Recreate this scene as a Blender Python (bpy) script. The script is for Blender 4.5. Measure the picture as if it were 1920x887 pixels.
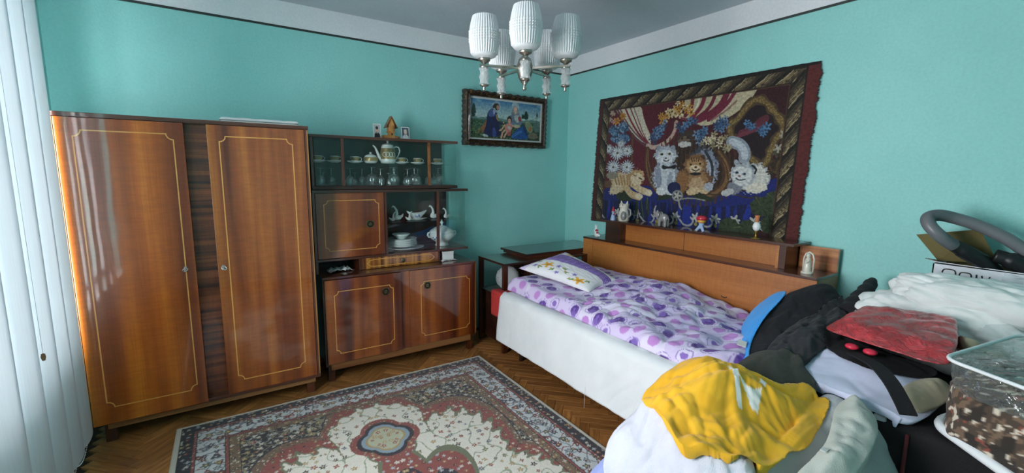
import bpy, bmesh, math, random
import numpy as np
from mathutils import Vector, Matrix

for _o in list(bpy.data.objects): bpy.data.objects.remove(_o)
SC = bpy.context.scene
COL = SC.collection
random.seed(7)
PI = math.pi

# ---------------------------------------------------------------- camera
cam_d = bpy.data.cameras.new('camera'); cam = bpy.data.objects.new('camera', cam_d); COL.objects.link(cam)
cam_d.sensor_fit = 'HORIZONTAL'; cam_d.sensor_width = 36.0; cam_d.lens = 825.38/1920*36.0
cam_d.clip_start = 0.02; cam_d.clip_end = 200
CR = Vector((0.8336955, -0.5521257, 0.0104473)); CU = Vector((0.0705706, 0.1252851, 0.9896077)); CF = Vector((0.5476967, 0.8242942, -0.1434134))
cam.matrix_world = Matrix(((CR.x, CU.x, -CF.x, -3.0514), (CR.y, CU.y, -CF.y, -3.5701), (CR.z, CU.z, -CF.z, 1.47), (0, 0, 0, 1)))
SC.camera = cam

# ---------------------------------------------------------------- view, sky, daylight
SC.view_settings.view_transform = 'Standard'; SC.view_settings.look = 'None'
SC.view_settings.gamma = 1.0; SC.view_settings.use_curve_mapping = False
SC.view_settings.exposure = 0.90
SC.cycles.use_denoising = True
SC.cycles.max_bounces = 10; SC.cycles.diffuse_bounces = 6; SC.cycles.transparent_max_bounces = 24
SC.cycles.sample_clamp_indirect = 6.0
SC.cycles.caustics_reflective = False; SC.cycles.caustics_refractive = False
world = bpy.data.worlds.new('overcast_sky'); SC.world = world; world.use_nodes = True
wn = world.node_tree; bgn = wn.nodes['Background']
bgn.inputs['Color'].default_value = (1.0, 0.925, 0.985, 1); bgn.inputs['Strength'].default_value = 14.0
# daylight of the room's windows: sky portals in the openings
WIN_Y0, WIN_Y1, WIN_Z0, WIN_Z1 = -2.50, -0.62, 0.58, 2.30
def portal(name, loc, rot, sx, sy):
    l = bpy.data.lights.new(name, 'AREA'); l.shape = 'RECTANGLE'; l.size = sx; l.size_y = sy
    l.cycles.is_portal = True
    o = bpy.data.objects.new(name, l); COL.objects.link(o); o.location = loc; o.rotation_euler = rot
    return o
portal('window_daylight', (-4.12, (WIN_Y0+WIN_Y1)/2, (WIN_Z0+WIN_Z1)/2), (0, -PI/2, 0), WIN_Z1-WIN_Z0, WIN_Y1-WIN_Y0)

# ---------------------------------------------------------------- materials
MATS = {}
def new_mat(name):
    m = bpy.data.materials.new(name); m.use_nodes = True
    return m, m.node_tree, m.node_tree.nodes['Principled BSDF']
def nd(nt, typ, **kw):
    n = nt.nodes.new(typ)
    for k, v in kw.items(): setattr(n, k, v)
    return n
def lk(nt, a, b): nt.links.new(a, b)
def ramp(nt, stops, interp='LINEAR'):
    r = nd(nt, 'ShaderNodeValToRGB'); r.color_ramp.interpolation = interp
    e = r.color_ramp.elements
    while len(e) < len(stops): e.new(0.5)
    for i, (p, c) in enumerate(stops):
        e[i].position = p; e[i].color = tuple(c)+(1,) if len(c) == 3 else c
    return r
def srgb(h):
    h = h.lstrip('#'); c = [int(h[i:i+2], 16)/255 for i in (0, 2, 4)]
    return tuple(v/12.92 if v <= 0.04045 else ((v+0.055)/1.055)**2.4 for v in c)
def coords(nt, scale=(1, 1, 1), kind='Object', rot=(0, 0, 0)):
    t = nd(nt, 'ShaderNodeTexCoord'); mp = nd(nt, 'ShaderNodeMapping')
    mp.inputs['Scale'].default_value = scale; mp.inputs['Rotation'].default_value = rot
    lk(nt, t.outputs[kind], mp.inputs['Vector']); return mp.outputs['Vector']
def noise(nt, vec, scale, detail=3, rough=0.5, dist=0.0):
    n = nd(nt, 'ShaderNodeTexNoise'); n.inputs['Scale'].default_value = scale; n.inputs['Detail'].default_value = detail
    n.inputs['Roughness'].default_value = rough; n.inputs['Distortion'].default_value = dist
    if vec is not None: lk(nt, vec, n.inputs['Vector'])
    return n.outputs['Fac']
def bump(nt, bsdf, height, strength, dist=0.01):
    b = nd(nt, 'ShaderNodeBump'); b.inputs['Strength'].default_value = strength; b.inputs['Distance'].default_value = dist
    lk(nt, height, b.inputs['Height']); lk(nt, b.outputs['Normal'], bsdf.inputs['Normal']); return b
def mixc(nt, fac, a, b, blend='MIX'):
    m = nd(nt, 'ShaderNodeMix', data_type='RGBA', blend_type=blend)
    for s, v in ((m.inputs['Factor'], fac), (m.inputs['A'], a), (m.inputs['B'], b)):
        if isinstance(v, (int, float)): s.default_value = v
        elif isinstance(v, tuple): s.default_value = v if len(v) == 4 else v+(1,)
        else: lk(nt, v, s)
    return m.outputs['Result']
def plain(name, col, rough=0.6, metal=0.0, bscale=0, bstr=0.1, var=0.06, coat=0, **kw):
    """one colour with a little tonal noise and relief"""
    m, nt, b = new_mat(name)
    vec = coords(nt)
    f = noise(nt, vec, 9, 4)
    r = ramp(nt, [(0.3, tuple(c*(1-var) for c in col)), (0.7, tuple(min(1, c*(1+var)) for c in col))]); lk(nt, f, r.inputs['Fac'])
    lk(nt, r.outputs['Color'], b.inputs['Base Color'])
    b.inputs['Roughness'].default_value = rough; b.inputs['Metallic'].default_value = metal
    b.inputs['Coat Weight'].default_value = coat; b.inputs['Coat Roughness'].default_value = 0.06
    for k, v in kw.items(): b.inputs[k.replace('_', ' ')].default_value = v
    if bscale: bump(nt, b, noise(nt, vec, bscale, 3), bstr, 0.004)
    MATS[name] = m; return m
def wood(name, dark, mid, light, axis='Z', band=9.0, rough=0.28, coat=1.0, coat_rough=0.05, fig=0.0, wave=0.05):
    """veneer: long bands along an axis, fine pores, a lacquer coat"""
    m, nt, b = new_mat(name)
    k = {'X': 0, 'Y': 1, 'Z': 2}[axis]
    s = [1, 1, 1]; s[k] = 0.045
    v1 = coords(nt, tuple(s)); s2 = [1, 1, 1]; s2[k] = 0.02; v2 = coords(nt, tuple(s2))
    f1 = noise(nt, v1, band, 2, 0.45, 0.15)
    r = ramp(nt, [(0.32, dark), (0.5, mid), (0.68, light)]); lk(nt, f1, r.inputs['Fac'])
    f2 = noise(nt, v2, 160, 3, 0.6)
    r2 = ramp(nt, [(0.35, (0.72, 0.66, 0.6)), (0.6, (1, 1, 1))]); lk(nt, f2, r2.inputs['Fac'])
    c = mixc(nt, 0.55, r.outputs['Color'], r2.outputs['Color'], 'MULTIPLY')
    if fig:
        s3 = [1, 1, 1]; s3[k] = 5; v3 = coords(nt, tuple(s3)); f3 = noise(nt, v3, 14, 2, 0.5, 0.6)
        r3 = ramp(nt, [(0.4, (0.6, 0.55, 0.5)), (0.6, (1.1, 1.1, 1.1))]); lk(nt, f3, r3.inputs['Fac'])
        c = mixc(nt, fig, c, r3.outputs['Color'], 'MULTIPLY')
    lk(nt, c, b.inputs['Base Color'])
    b.inputs['Roughness'].default_value = rough
    b.inputs['Coat Weight'].default_value = coat; b.inputs['Coat Roughness'].default_value = coat_rough
    if wave:
        vw = coords(nt, (1, 1, 0.5)); bp = nd(nt, 'ShaderNodeBump'); bp.inputs['Strength'].default_value = wave; bp.inputs['Distance'].default_value = 0.03
        lk(nt, noise(nt, vw, 5, 1), bp.inputs['Height']); lk(nt, bp.outputs['Normal'], b.inputs['Coat Normal'])
    MATS[name] = m; return m
def painted(name, rough=0.85, sheen=0.0, bscale=350, bstr=0.25, attr='Col', coat=0.0, pores=0.0):
    """colour comes from the print or weave stored on the mesh itself"""
    m, nt, b = new_mat(name)
    a = nd(nt, 'ShaderNodeAttribute'); a.attribute_name = attr
    c = a.outputs['Color']
    vec = coords(nt)
    if pores:
        f = noise(nt, vec, 420, 2); r = ramp(nt, [(0.3, (1-pores,)*3), (0.7, (1+pores*0.3,)*3)]); lk(nt, f, r.inputs['Fac'])
        c = mixc(nt, 1.0, c, r.outputs['Color'], 'MULTIPLY')
    lk(nt, c, b.inputs['Base Color']); b.inputs['Roughness'].default_value = rough
    b.inputs['Sheen Weight'].default_value = sheen; b.inputs['Coat Weight'].default_value = coat
    if bscale: bump(nt, b, noise(nt, vec, bscale, 3), bstr, 0.002)
    MATS[name] = m; return m
def clearmat(name, tint=(1, 1, 1), gloss=0.12, rough=0.02, bscale=0, bstr=0.3, edge=0.5, frost=0.0):
    """thin clear sheet: passes light, mirrors a little, more at grazing angles"""
    m, nt, b = new_mat(name); nt.nodes.remove(b)
    out = nt.nodes['Material Output']
    tr = nd(nt, 'ShaderNodeBsdfTransparent'); tr.inputs['Color'].default_value = tint+(1,)
    gl = nd(nt, 'ShaderNodeBsdfGlossy'); gl.inputs['Roughness'].default_value = rough
    lw = nd(nt, 'ShaderNodeLayerWeight'); lw.inputs['Blend'].default_value = 0.35
    mr = nd(nt, 'ShaderNodeMapRange'); mr.inputs['To Min'].default_value = gloss; mr.inputs['To Max'].default_value = edge
    pw = nd(nt, 'ShaderNodeMath', operation='POWER'); pw.inputs[1].default_value = 3.0; lk(nt, lw.outputs['Facing'], pw.inputs[0]); lk(nt, pw.outputs[0], mr.inputs['Value'])
    mx = nd(nt, 'ShaderNodeMixShader'); lk(nt, mr.outputs['Result'], mx.inputs['Fac'])
    first = tr.outputs['BSDF']
    if frost:
        df = nd(nt, 'ShaderNodeBsdfDiffuse'); df.inputs['Color'].default_value = (0.8, 0.85, 0.85, 1)
        m0 = nd(nt, 'ShaderNodeMixShader'); m0.inputs['Fac'].default_value = frost
        lk(nt, tr.outputs['BSDF'], m0.inputs[1]); lk(nt, df.outputs['BSDF'], m0.inputs[2]); first = m0.outputs['Shader']
    lk(nt, first, mx.inputs[1]); lk(nt, gl.outputs['BSDF'], mx.inputs[2])
    lk(nt, mx.outputs['Shader'], out.inputs['Surface'])
    if bscale:
        bp = nd(nt, 'ShaderNodeBump'); bp.inputs['Strength'].default_value = bstr; bp.inputs['Distance'].default_value = 0.02
        lk(nt, noise(nt, coords(nt), bscale, 3, 0.5, 0.8), bp.inputs['Height']); lk(nt, bp.outputs['Normal'], gl.inputs['Normal']); lk(nt, bp.outputs['Normal'], lw.inputs['Normal'])
    MATS[name] = m; return m

# walls: rolled teal paint
def wall_mat(name, c1, c2, bstr=0.35):
    m, nt, b = new_mat(name); vec = coords(nt)
    f = noise(nt, vec, 2.5, 3); r = ramp(nt, [(0.35, c1), (0.65, c2)]); lk(nt, f, r.inputs['Fac'])
    f3 = noise(nt, vec, 70, 2); r3 = ramp(nt, [(0.3, (0.93,)*3), (0.7, (1.0,)*3)]); lk(nt, f3, r3.inputs['Fac'])
    lk(nt, mixc(nt, 1.0, r.outputs['Color'], r3.outputs['Color'], 'MULTIPLY'), b.inputs['Base Color'])
    b.inputs['Roughness'].default_value = 0.62
    bump(nt, b, noise(nt, vec, 95, 4, 0.6), bstr, 0.004)
    MATS[name] = m
wall_mat('teal_paint', srgb('#92d5cf'), srgb('#98dad4'))
wall_mat('white_paint', srgb('#e2e5e8'), srgb('#e8eaec'), 0.2)
wall_mat('ceiling_paint', srgb('#c2c9d0'), srgb('#cad0d6'), 0.45)
plain('dark_trim', srgb('#2a3330'), 0.5)
plain('pvc_white', (0.8, 0.82, 0.82), 0.35)
plain('floor_gap', srgb('#2a1a10'), 0.8)
D, M_, L = srgb('#4e1b0a'), srgb('#783714'), srgb('#9c541f')
wood('door_veneer', srgb('#5c240c'), srgb('#8c4517'), srgb('#b06624'), 'Z', 11, fig=0.25)
wood('cabinet_veneer', D, M_, L, 'Z', 11, fig=0.25)
wood('door_veneer_wide_lit', srgb('#7c340f'), srgb('#b05a18'), srgb('#d68026'), 'Z', 7, fig=0.25)  # left door: brighter veneer, the glare on it put into the colour
wood('strip_veneer', srgb('#34110a'), srgb('#6a2e12'), srgb('#84421e'), 'X', 40, fig=0.3)
wood('carcass_wood', srgb('#38180c'), srgb('#4f2412'), srgb('#643018'), 'X', 10, 0.35, 0.8)
wood('carcass_wood_up', srgb('#38180c'), srgb('#4f2412'), srgb('#643018'), 'Z', 10, 0.35, 0.8)
wood('edge_wood', srgb('#7a4a22'), srgb('#a06a36'), srgb('#b88448'), 'Z', 14, 0.5, 0.2)
wood('rail_wood', srgb('#6a3d1e'), srgb('#8a5a30'), srgb('#9c6c3e'), 'X', 14, 0.5, 0.2)
wood('back_wood', srgb('#22100a'), srgb('#301810'), srgb('#3a2014'), 'Z', 8, 0.5, 0.3)
wood('drawer_veneer', srgb('#5a2a0c'), srgb('#a0601c'), srgb('#c88a36'), 'Z', 45, fig=0.3)
wood('dark_table_wood', srgb('#24110b'), srgb('#331a12'), srgb('#44261a'), 'X', 9, 0.3, 0.9, 0.08)
wood('plywood', srgb('#955825'), srgb('#b06c30'), srgb('#bd7c3c'), 'Y', 6, 0.45, 0.45, 0.25, fig=0.2)
wood('shelf_dark', srgb('#341a10'), srgb('#4a2616'), srgb('#5c3220'), 'Y', 9, 0.35, 0.8)
wood('zebra_veneer', srgb('#7a3d18'), srgb('#a86430'), srgb('#c8864a'), 'Y', 30, 0.35, 0.6, fig=0.2)
wood('pale_wood', srgb('#a06a34'), srgb('#bc8444'), srgb('#cc9a58'), 'Z', 20, 0.6, 0.0)
plain('inlay_maple', srgb('#d49a4e'), 0.35, coat=0.6)
plain('brass_dark', srgb('#7a6f58'), 0.35, 1.0)
plain('brass_ring', srgb('#2c261c'), 0.4, 0.9)
plain('chrome', srgb('#c8c8c4'), 0.22, 1.0)
plain('nickel', srgb('#a8a49a'), 0.32, 1.0)
clearmat('pane_glass', (0.95, 0.98, 0.97), 0.03, 0.01, edge=0.5)
clearmat('glassware', (0.96, 0.98, 0.98), 0.16, 0.03, edge=0.95, frost=0.05)
plain('porcelain', srgb('#e6e9e8'), 0.18, coat=0.6)

# ---------------------------------------------------------------- mesh helpers
class MB:
    def __init__(s): s.v = []; s.f = []
    def add(s, v, f):
        o = len(s.v); s.v += [tuple(p) for p in v]; s.f += [tuple(i+o for i in q) for q in f]; return s
    def box(s, x0, x1, y0, y1, z0, z1):
        x0, x1 = min(x0, x1), max(x0, x1); y0, y1 = min(y0, y1), max(y0, y1); z0, z1 = min(z0, z1), max(z0, z1)
        return s.add([(x0,y0,z0),(x1,y0,z0),(x1,y1,z0),(x0,y1,z0),(x0,y0,z1),(x1,y0,z1),(x1,y1,z1),(x0,y1,z1)],
                     [(0,3,2,1),(4,5,6,7),(0,1,5,4),(1,2,6,5),(2,3,7,6),(3,0,4,7)])
    def bbox(s, x0, x1, y0, y1, z0, z1, b=0.003, seg=2):
        x0, x1 = min(x0, x1), max(x0, x1); y0, y1 = min(y0, y1), max(y0, y1); z0, z1 = min(z0, z1), max(z0, z1)
        bm = bmesh.new(); bmesh.ops.create_cube(bm, size=1)
        for v in bm.verts: v.co = Vector(((x0+x1)/2+v.co.x*(x1-x0), (y0+y1)/2+v.co.y*(y1-y0), (z0+z1)/2+v.co.z*(z1-z0)))
        b = min(b, 0.45*min(x1-x0, y1-y0, z1-z0))
        bmesh.ops.bevel(bm, geom=list(bm.edges), offset=b, segments=seg, affect='EDGES', profile=0.6)
        bm.verts.index_update()
        s.add([tuple(v.co) for v in bm.verts], [tuple(v.index for v in f.verts) for f in bm.faces]); bm.free(); return s
    def lathe(s, prof, c=(0, 0, 0), n=24, mod=None, cap=True):
        """prof: list of (r, z); mod(angle, i) scales the radius"""
        vs = []
        for i, (r, z) in enumerate(prof):
            for k in range(n):
                a = 2*PI*k/n; rr = r*(mod(a, i) if mod else 1)
                vs.append((c[0]+rr*math.cos(a), c[1]+rr*math.sin(a), c[2]+z))
        fs = [(i*n+k, i*n+(k+1) % n, (i+1)*n+(k+1) % n, (i+1)*n+k) for i in range(len(prof)-1) for k in range(n)]
        if cap:
            if prof[0][0] > 1e-5: fs.append(tuple(reversed(range(n))))
            if prof[-1][0] > 1e-5: fs.append(tuple((len(prof)-1)*n+k for k in range(n)))
        return s.add(vs, fs)
    def tube(s, pts, rad, n=8, closed=False, cap=True):
        P = [Vector(p) for p in pts]; m = len(P); R = rad if hasattr(rad, '__len__') else [rad]*m
        vs = []; prev = None
        for i in range(m):
            a = P[(i-1) % m] if (closed or i > 0) else P[i]; b = P[(i+1) % m] if (closed or i < m-1) else P[i]
            t = (b-a).normalized()
            if prev is None:
                up = Vector((0, 0, 1)) if abs(t.z) < 0.9 else Vector((1, 0, 0)); u = t.cross(up).normalized()
            else: u = (prev - t*prev.dot(t)).normalized()
            w = t.cross(u); prev = u
            for k in range(n):
                an = 2*PI*k/n; vs.append(tuple(P[i]+(u*math.cos(an)+w*math.sin(an))*R[i]))
        mm = m if closed else m-1
        fs = [(i*n+k, i*n+(k+1) % n, ((i+1) % m)*n+(k+1) % n, ((i+1) % m)*n+k) for i in range(mm) for k in range(n)]
        if cap and not closed: fs += [tuple(reversed(range(n))), tuple((m-1)*n+k for k in range(n))]
        return s.add(vs, fs)
    def ell(s, c, r, n=16, m=10, rot=None):
        vs = []; 
        for i in range(m+1):
            th = PI*i/m
            for k in range(n):
                a = 2*PI*k/n; p = Vector((r[0]*math.sin(th)*math.cos(a), r[1]*math.sin(th)*math.sin(a), r[2]*math.cos(th)))
                if rot is not None: p = rot @ p
                vs.append((c[0]+p.x, c[1]+p.y, c[2]+p.z))
        fs = [(i*n+k, (i+1)*n+k, (i+1)*n+(k+1) % n, i*n+(k+1) % n) for i in range(m) for k in range(n)]
        return s.add(vs, fs)
    def prism(s, poly, axis, a0, a1):
        """poly in the two other axes (in order x,y,z without axis), extruded from a0 to a1"""
        n = len(poly)
        def mk(p, a):
            q = list(p); q.insert(axis, a); return tuple(q)
        vs = [mk(p, a0) for p in poly]+[mk(p, a1) for p in poly]
        fs = [tuple(range(n))[::-1], tuple(range(n, 2*n))]+[(k, (k+1) % n, n+(k+1) % n, n+k) for k in range(n)]
        return s.add(vs, fs)
    def ribbon(s, pts, w, y0, y1, closed=True):
        """flat strip of width w along a polyline in x,z between depths y0 (front) and y1"""
        P = [Vector((p[0], p[1])) for p in pts]; m = len(P); L_, R_ = [], []
        for i in range(m):
            a = P[(i-1) % m] if (closed or i > 0) else P[i]; b = P[(i+1) % m] if (closed or i < m-1) else P[i]
            d1 = (P[i]-a).normalized() if (P[i]-a).length > 1e-9 else (b-P[i]).normalized()
            d2 = (b-P[i]).normalized() if (b-P[i]).length > 1e-9 else d1
            t = (d1+d2).normalized(); nrm = Vector((-t.y, t.x)); k = min(1.6, 1/max(0.5, nrm.dot(Vector((-d2.y, d2.x)))))
            L_.append(P[i]+nrm*w/2*k); R_.append(P[i]-nrm*w/2*k)
        vs = [(p.x, y0, p.y) for p in L_]+[(p.x, y0, p.y) for p in R_]+[(p.x, y1, p.y) for p in L_]+[(p.x, y1, p.y) for p in R_]
        fs = []
        for i in range(m if closed else m-1):
            j = (i+1) % m
            fs += [(i, j, m+j, m+i), (i, 2*m+i, 2*m+j, j), (m+i, m+j, 3*m+j, 3*m+i)]
        return s.add(vs, fs)

def wloc(o):
    v = Vector((0, 0, 0))
    while o is not None: v += o.location; o = o.parent
    return v
def mesh_obj(name, v, f, mat, parent=None, smooth=False, local=False, origin=None, auto=None):
    me = bpy.data.meshes.new(name)
    v = np.asarray(v, dtype=np.float64).reshape(-1, 3)
    base = Vector((0, 0, 0))
    if not local:
        if parent is not None: base = wloc(parent)
        elif origin is not None: base = Vector(origin)
        elif len(v): base = Vector(((v[:,0].min()+v[:,0].max())/2, (v[:,1].min()+v[:,1].max())/2, v[:,2].min()))
    vv = v-np.array(base)
    me.from_pydata(vv.tolist(), [], f) if not isinstance(f, np.ndarray) else quads_to_mesh(me, vv, f)
    me.update()
    if isinstance(mat, str): mat = MATS[mat]
    if mat: me.materials.append(mat)
    if smooth:
        me.polygons.foreach_set('use_smooth', np.ones(len(me.polygons), dtype=bool))
        if auto:
            me.set_sharp_from_angle(angle=math.radians(auto))
    o = bpy.data.objects.new(name, me); COL.objects.link(o)
    if parent is not None: o.parent = parent
    elif not local: o.location = base
    return o
def quads_to_mesh(me, v, f):
    n = len(f); k = f.shape[1]
    me.vertices.add(len(v)); me.vertices.foreach_set('co', v.astype(np.float32).ravel())
    me.loops.add(n*k); me.loops.foreach_set('vertex_index', f.astype(np.int32).ravel())
    me.polygons.add(n); me.polygons.foreach_set('loop_start', np.arange(0, n*k, k, dtype=np.int32))
    me.polygons.foreach_set('loop_total', np.full(n, k, dtype=np.int32)); me.update(calc_edges=True); me.validate()
def ob(name, mb, mat, parent=None, **kw): return mesh_obj(name, mb.v, mb.f, mat, parent, **kw)
def set_col(o, rgb, name='Col'):
    me = o.data; a = me.color_attributes.new(name, 'FLOAT_COLOR', 'POINT')
    c = np.ones((len(me.vertices), 4), dtype=np.float32); c[:, :3] = rgb; a.data.foreach_set('color', c.ravel())
def tag(o, label, cat, group=None):
    o['label'] = label; o['category'] = cat
    if group: o['group'] = group
    return o
def thing(name, label, cat, loc, group=None, rotz=0):
    o = bpy.data.objects.new(name, None); COL.objects.link(o); o.location = loc; o.rotation_euler = (0, 0, rotz)
    o.empty_display_size = 0.05
    return tag(o, label, cat, group)
def struct(o, kind='structure'): o['kind'] = kind; return o
def dup(root, loc, rotz=None, label=None, group=None):
    r = root.copy(); COL.objects.link(r); r.location = loc
    if rotz is not None: r.rotation_euler = (0, 0, rotz)
    if label: r['label'] = label
    if group: r['group'] = group
    for ch in list(root.children):
        c = ch.copy(); COL.objects.link(c); c.parent = r
        for g in ch.children:
            d = g.copy(); COL.objects.link(d); d.parent = c
    return r

# ---------------------------------------------------------------- numpy noise and painting
_rs = np.random.RandomState(11); _perm = _rs.permutation(512); _perm = np.concatenate([_perm, _perm, _perm])
_ga = _rs.rand(512)*2*PI; _gx, _gy = np.cos(_ga), np.sin(_ga)
def gnoise(x, y, seed=0):
    x = np.asarray(x, float)+seed*17.31; y = np.asarray(y, float)-seed*9.77
    xi = np.floor(x).astype(int); yi = np.floor(y).astype(int); xf, yf = x-xi, y-yi
    u = xf*xf*xf*(xf*(xf*6-15)+10); w = yf*yf*yf*(yf*(yf*6-15)+10)
    def g(ix, iy, dx, dy):
        h = _perm[(_perm[ix & 511]+iy) & 511]; return _gx[h]*dx+_gy[h]*dy
    a = g(xi, yi, xf, yf); b = g(xi+1, yi, xf-1, yf); c = g(xi, yi+1, xf, yf-1); d = g(xi+1, yi+1, xf-1, yf-1)
    return (a+(b-a)*u)+((c+(d-c)*u)-(a+(b-a)*u))*w
def fbm(x, y, seed=0, oct=3, gain=0.5):
    s = 0; a = 1; t = 0
    for i in range(oct): s = s+a*gnoise(x*2**i, y*2**i, seed+i); t += a; a *= gain
    return s/t*1.6
def billow(x, y, seed=0, oct=3, gain=0.5):
    """rounded swells with sharp valleys, like gathered cloth"""
    s = 0; a = 1; t = 0
    for i in range(oct): s = s+a*np.minimum(1, np.abs(gnoise(x*2**i, y*2**i, seed+i))*2.2)**0.8; t += a; a *= gain
    return s/t
def inpoly(x, y, poly):
    c = np.zeros(np.shape(x), bool); n = len(poly); j = n-1
    for i in range(n):
        xi, yi = poly[i]; xj, yj = poly[j]
        if yi != yj: c ^= ((yi > y) != (yj > y)) & (x < (xj-xi)*(y-yi)/(yj-yi)+xi)
        j = i
    return c
def linedist(x, y, pts, closed=False):
    d = np.full(np.shape(x), 1e9); n = len(pts)
    for i in range(n if closed else n-1):
        ax, ay = pts[i]; bx, by = pts[(i+1) % n]; vx, vy = bx-ax, by-ay; l2 = vx*vx+vy*vy+1e-12
        t = np.clip(((x-ax)*vx+(y-ay)*vy)/l2, 0, 1); d = np.minimum(d, np.hypot(x-ax-t*vx, y-ay-t*vy))
    return d
def smooth_poly(pts, it=2, closed=True):
    P = [tuple(p) for p in pts]
    for _ in range(it):
        Q = []
        n = len(P)
        for i in range(n if closed else n-1):
            a, b = P[i], P[(i+1) % n]
            Q += [(a[0]*.75+b[0]*.25, a[1]*.75+b[1]*.25), (a[0]*.25+b[0]*.75, a[1]*.25+b[1]*.75)]
        P = Q if closed else [P[0]]+Q+[P[-1]]
    return P
class Paint:
    """colours on a sheet of points (x, y)"""
    def __init__(s, x, y, base): s.x = x; s.y = y; s.c = np.tile(np.array(base, float), (len(x), 1))
    def put(s, mask, col, a=1.0):
        col = np.asarray(col, float)
        if col.ndim == 1: s.c[mask] = s.c[mask]*(1-a)+col*a
        else: s.c[mask] = s.c[mask]*(1-a)+col[mask]*a
    def poly(s, pts, col, a=1.0): m = inpoly(s.x, s.y, pts); s.put(m, col, a); return m
    def spoly(s, pts, col, a=1.0): return s.poly(smooth_poly(pts), col, a)
    def disc(s, c, r, col, ry=None, rot=0, a=1.0, fuzz=0, seed=0):
        dx, dy = s.x-c[0], s.y-c[1]; cs, sn = math.cos(rot), math.sin(rot); u = (dx*cs+dy*sn)/r; v = (-dx*sn+dy*cs)/(ry or r)
        d = np.hypot(u, v)
        if fuzz: d = d+fuzz*gnoise(s.x*22/0.25*0.6, s.y*22/0.25*0.6, seed)
        m = d < 1; s.put(m, col, a); return m
    def stroke(s, pts, w, col, closed=False, a=1.0): m = linedist(s.x, s.y, pts, closed) < w/2; s.put(m, col, a); return m
    def flower(s, c, r, col, petals=6, eye=None, rot=0, sharp=0.35):
        dx, dy = s.x-c[0], s.y-c[1]; rr = np.hypot(dx, dy)/r; an = np.arctan2(dy, dx)+rot
        m = rr < (1-sharp)+sharp*np.cos(petals*an); s.put(m, col)
        if eye is not None: s.put(rr < 0.25, eye)
        return m
def grid_quads(nx, ny):
    i = np.arange(nx*ny).reshape(ny, nx)
    return np.stack([i[:-1, :-1], i[:-1, 1:], i[1:, 1:], i[1:, :-1]], -1).reshape(-1, 4)
# ================================================================= the room
RX0, RY0, RH, ZT = -3.806, -4.15, 2.62, 2.452
struct(ob('floor', MB().box(RX0, 0, RY0, 0, -0.06, -0.012), 'floor_gap', origin=(0, 0, 0)))
FLOOR = bpy.data.objects['floor']
struct(ob('ceiling', MB().box(RX0-.3, .15, RY0-.15, .15, RH, RH+.1), 'ceiling_paint', origin=(0, 0, 0)))
struct(ob('wall_back', MB().box(RX0-.3, .15, 0, .15, -.06, RH), 'teal_paint', origin=(0, 0, 0)))
struct(ob('wall_right', MB().box(0, .15, RY0, 0, -.06, RH), 'teal_paint', origin=(0, 0, 0)))
struct(ob('wall_front', MB().box(RX0-.3, .15, RY0-.15, RY0, -.06, RH), 'teal_paint', origin=(0, 0, 0)))
w = MB(); XW = RX0-.3
w.box(XW, RX0, RY0, WIN_Y0, -.06, RH).box(XW, RX0, WIN_Y1, 0, -.06, RH).box(XW, RX0, WIN_Y0, WIN_Y1, -.06, WIN_Z0).box(XW, RX0, WIN_Y0, WIN_Y1, WIN_Z1, RH)
struct(ob('wall_left', w, 'teal_paint', origin=(0, 0, 0)))
# white frieze above the painted line, and the dark line itself
b_ = .0025
struct(ob('trim_1', MB().box(RX0, 0, -b_, 0, ZT, RH), 'white_paint', origin=(0, 0, 0)))
struct(ob('trim_2', MB().box(-b_, 0, RY0, -b_, ZT, RH), 'white_paint', origin=(0, 0, 0)))
struct(ob('trim_3', MB().box(RX0, RX0+b_, RY0, -b_, ZT, RH), 'white_paint', origin=(0, 0, 0)))
struct(ob('trim_4', MB().box(RX0, 0, -.005, 0, ZT-.007, ZT+.007), 'dark_trim', origin=(0, 0, 0)))
struct(ob('trim_5', MB().box(-.005, 0, RY0, -.005, ZT-.007, ZT+.007), 'dark_trim', origin=(0, 0, 0)))
struct(ob('trim_6', MB().box(RX0, RX0+.005, RY0, -.005, ZT-.007, ZT+.007), 'dark_trim', origin=(0, 0, 0)))

# window in the left wall: white frame with three lights
win = struct(bpy.data.objects.new('window_1', None)); COL.objects.link(win); win.location = (RX0-.12, (WIN_Y0+WIN_Y1)/2, WIN_Z0)
fr = MB(); xf0, xf1 = RX0-.16, RX0-.09
fr.box(xf0, xf1, WIN_Y0, WIN_Y1, WIN_Z0, WIN_Z0+.07).box(xf0, xf1, WIN_Y0, WIN_Y1, WIN_Z1-.07, WIN_Z1)
ys = [WIN_Y0, WIN_Y0+.63, WIN_Y0+1.25, WIN_Y1]
for k, yy in enumerate(ys): fr.box(xf0, xf1, yy-(.035 if 0 < k < 3 else 0)-(.07 if k == 3 else 0), yy+(.035 if 0 < k < 3 else 0)+(.07 if k == 0 else 0), WIN_Z0, WIN_Z1)
ob('window_frame', fr, 'pvc_white', win)
for k in range(3): ob('pane', MB().box(xf0+.03, xf0+.036, ys[k]+.03, ys[k+1]-.03, WIN_Z0+.06, WIN_Z1-.06), 'pane_glass', win)
ob('window_sill', MB().bbox(RX0-.09, RX0+.03, WIN_Y0+.002, WIN_Y1-.002, WIN_Z0+.001, WIN_Z0+.026, .006), 'pvc_white', win)

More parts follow.
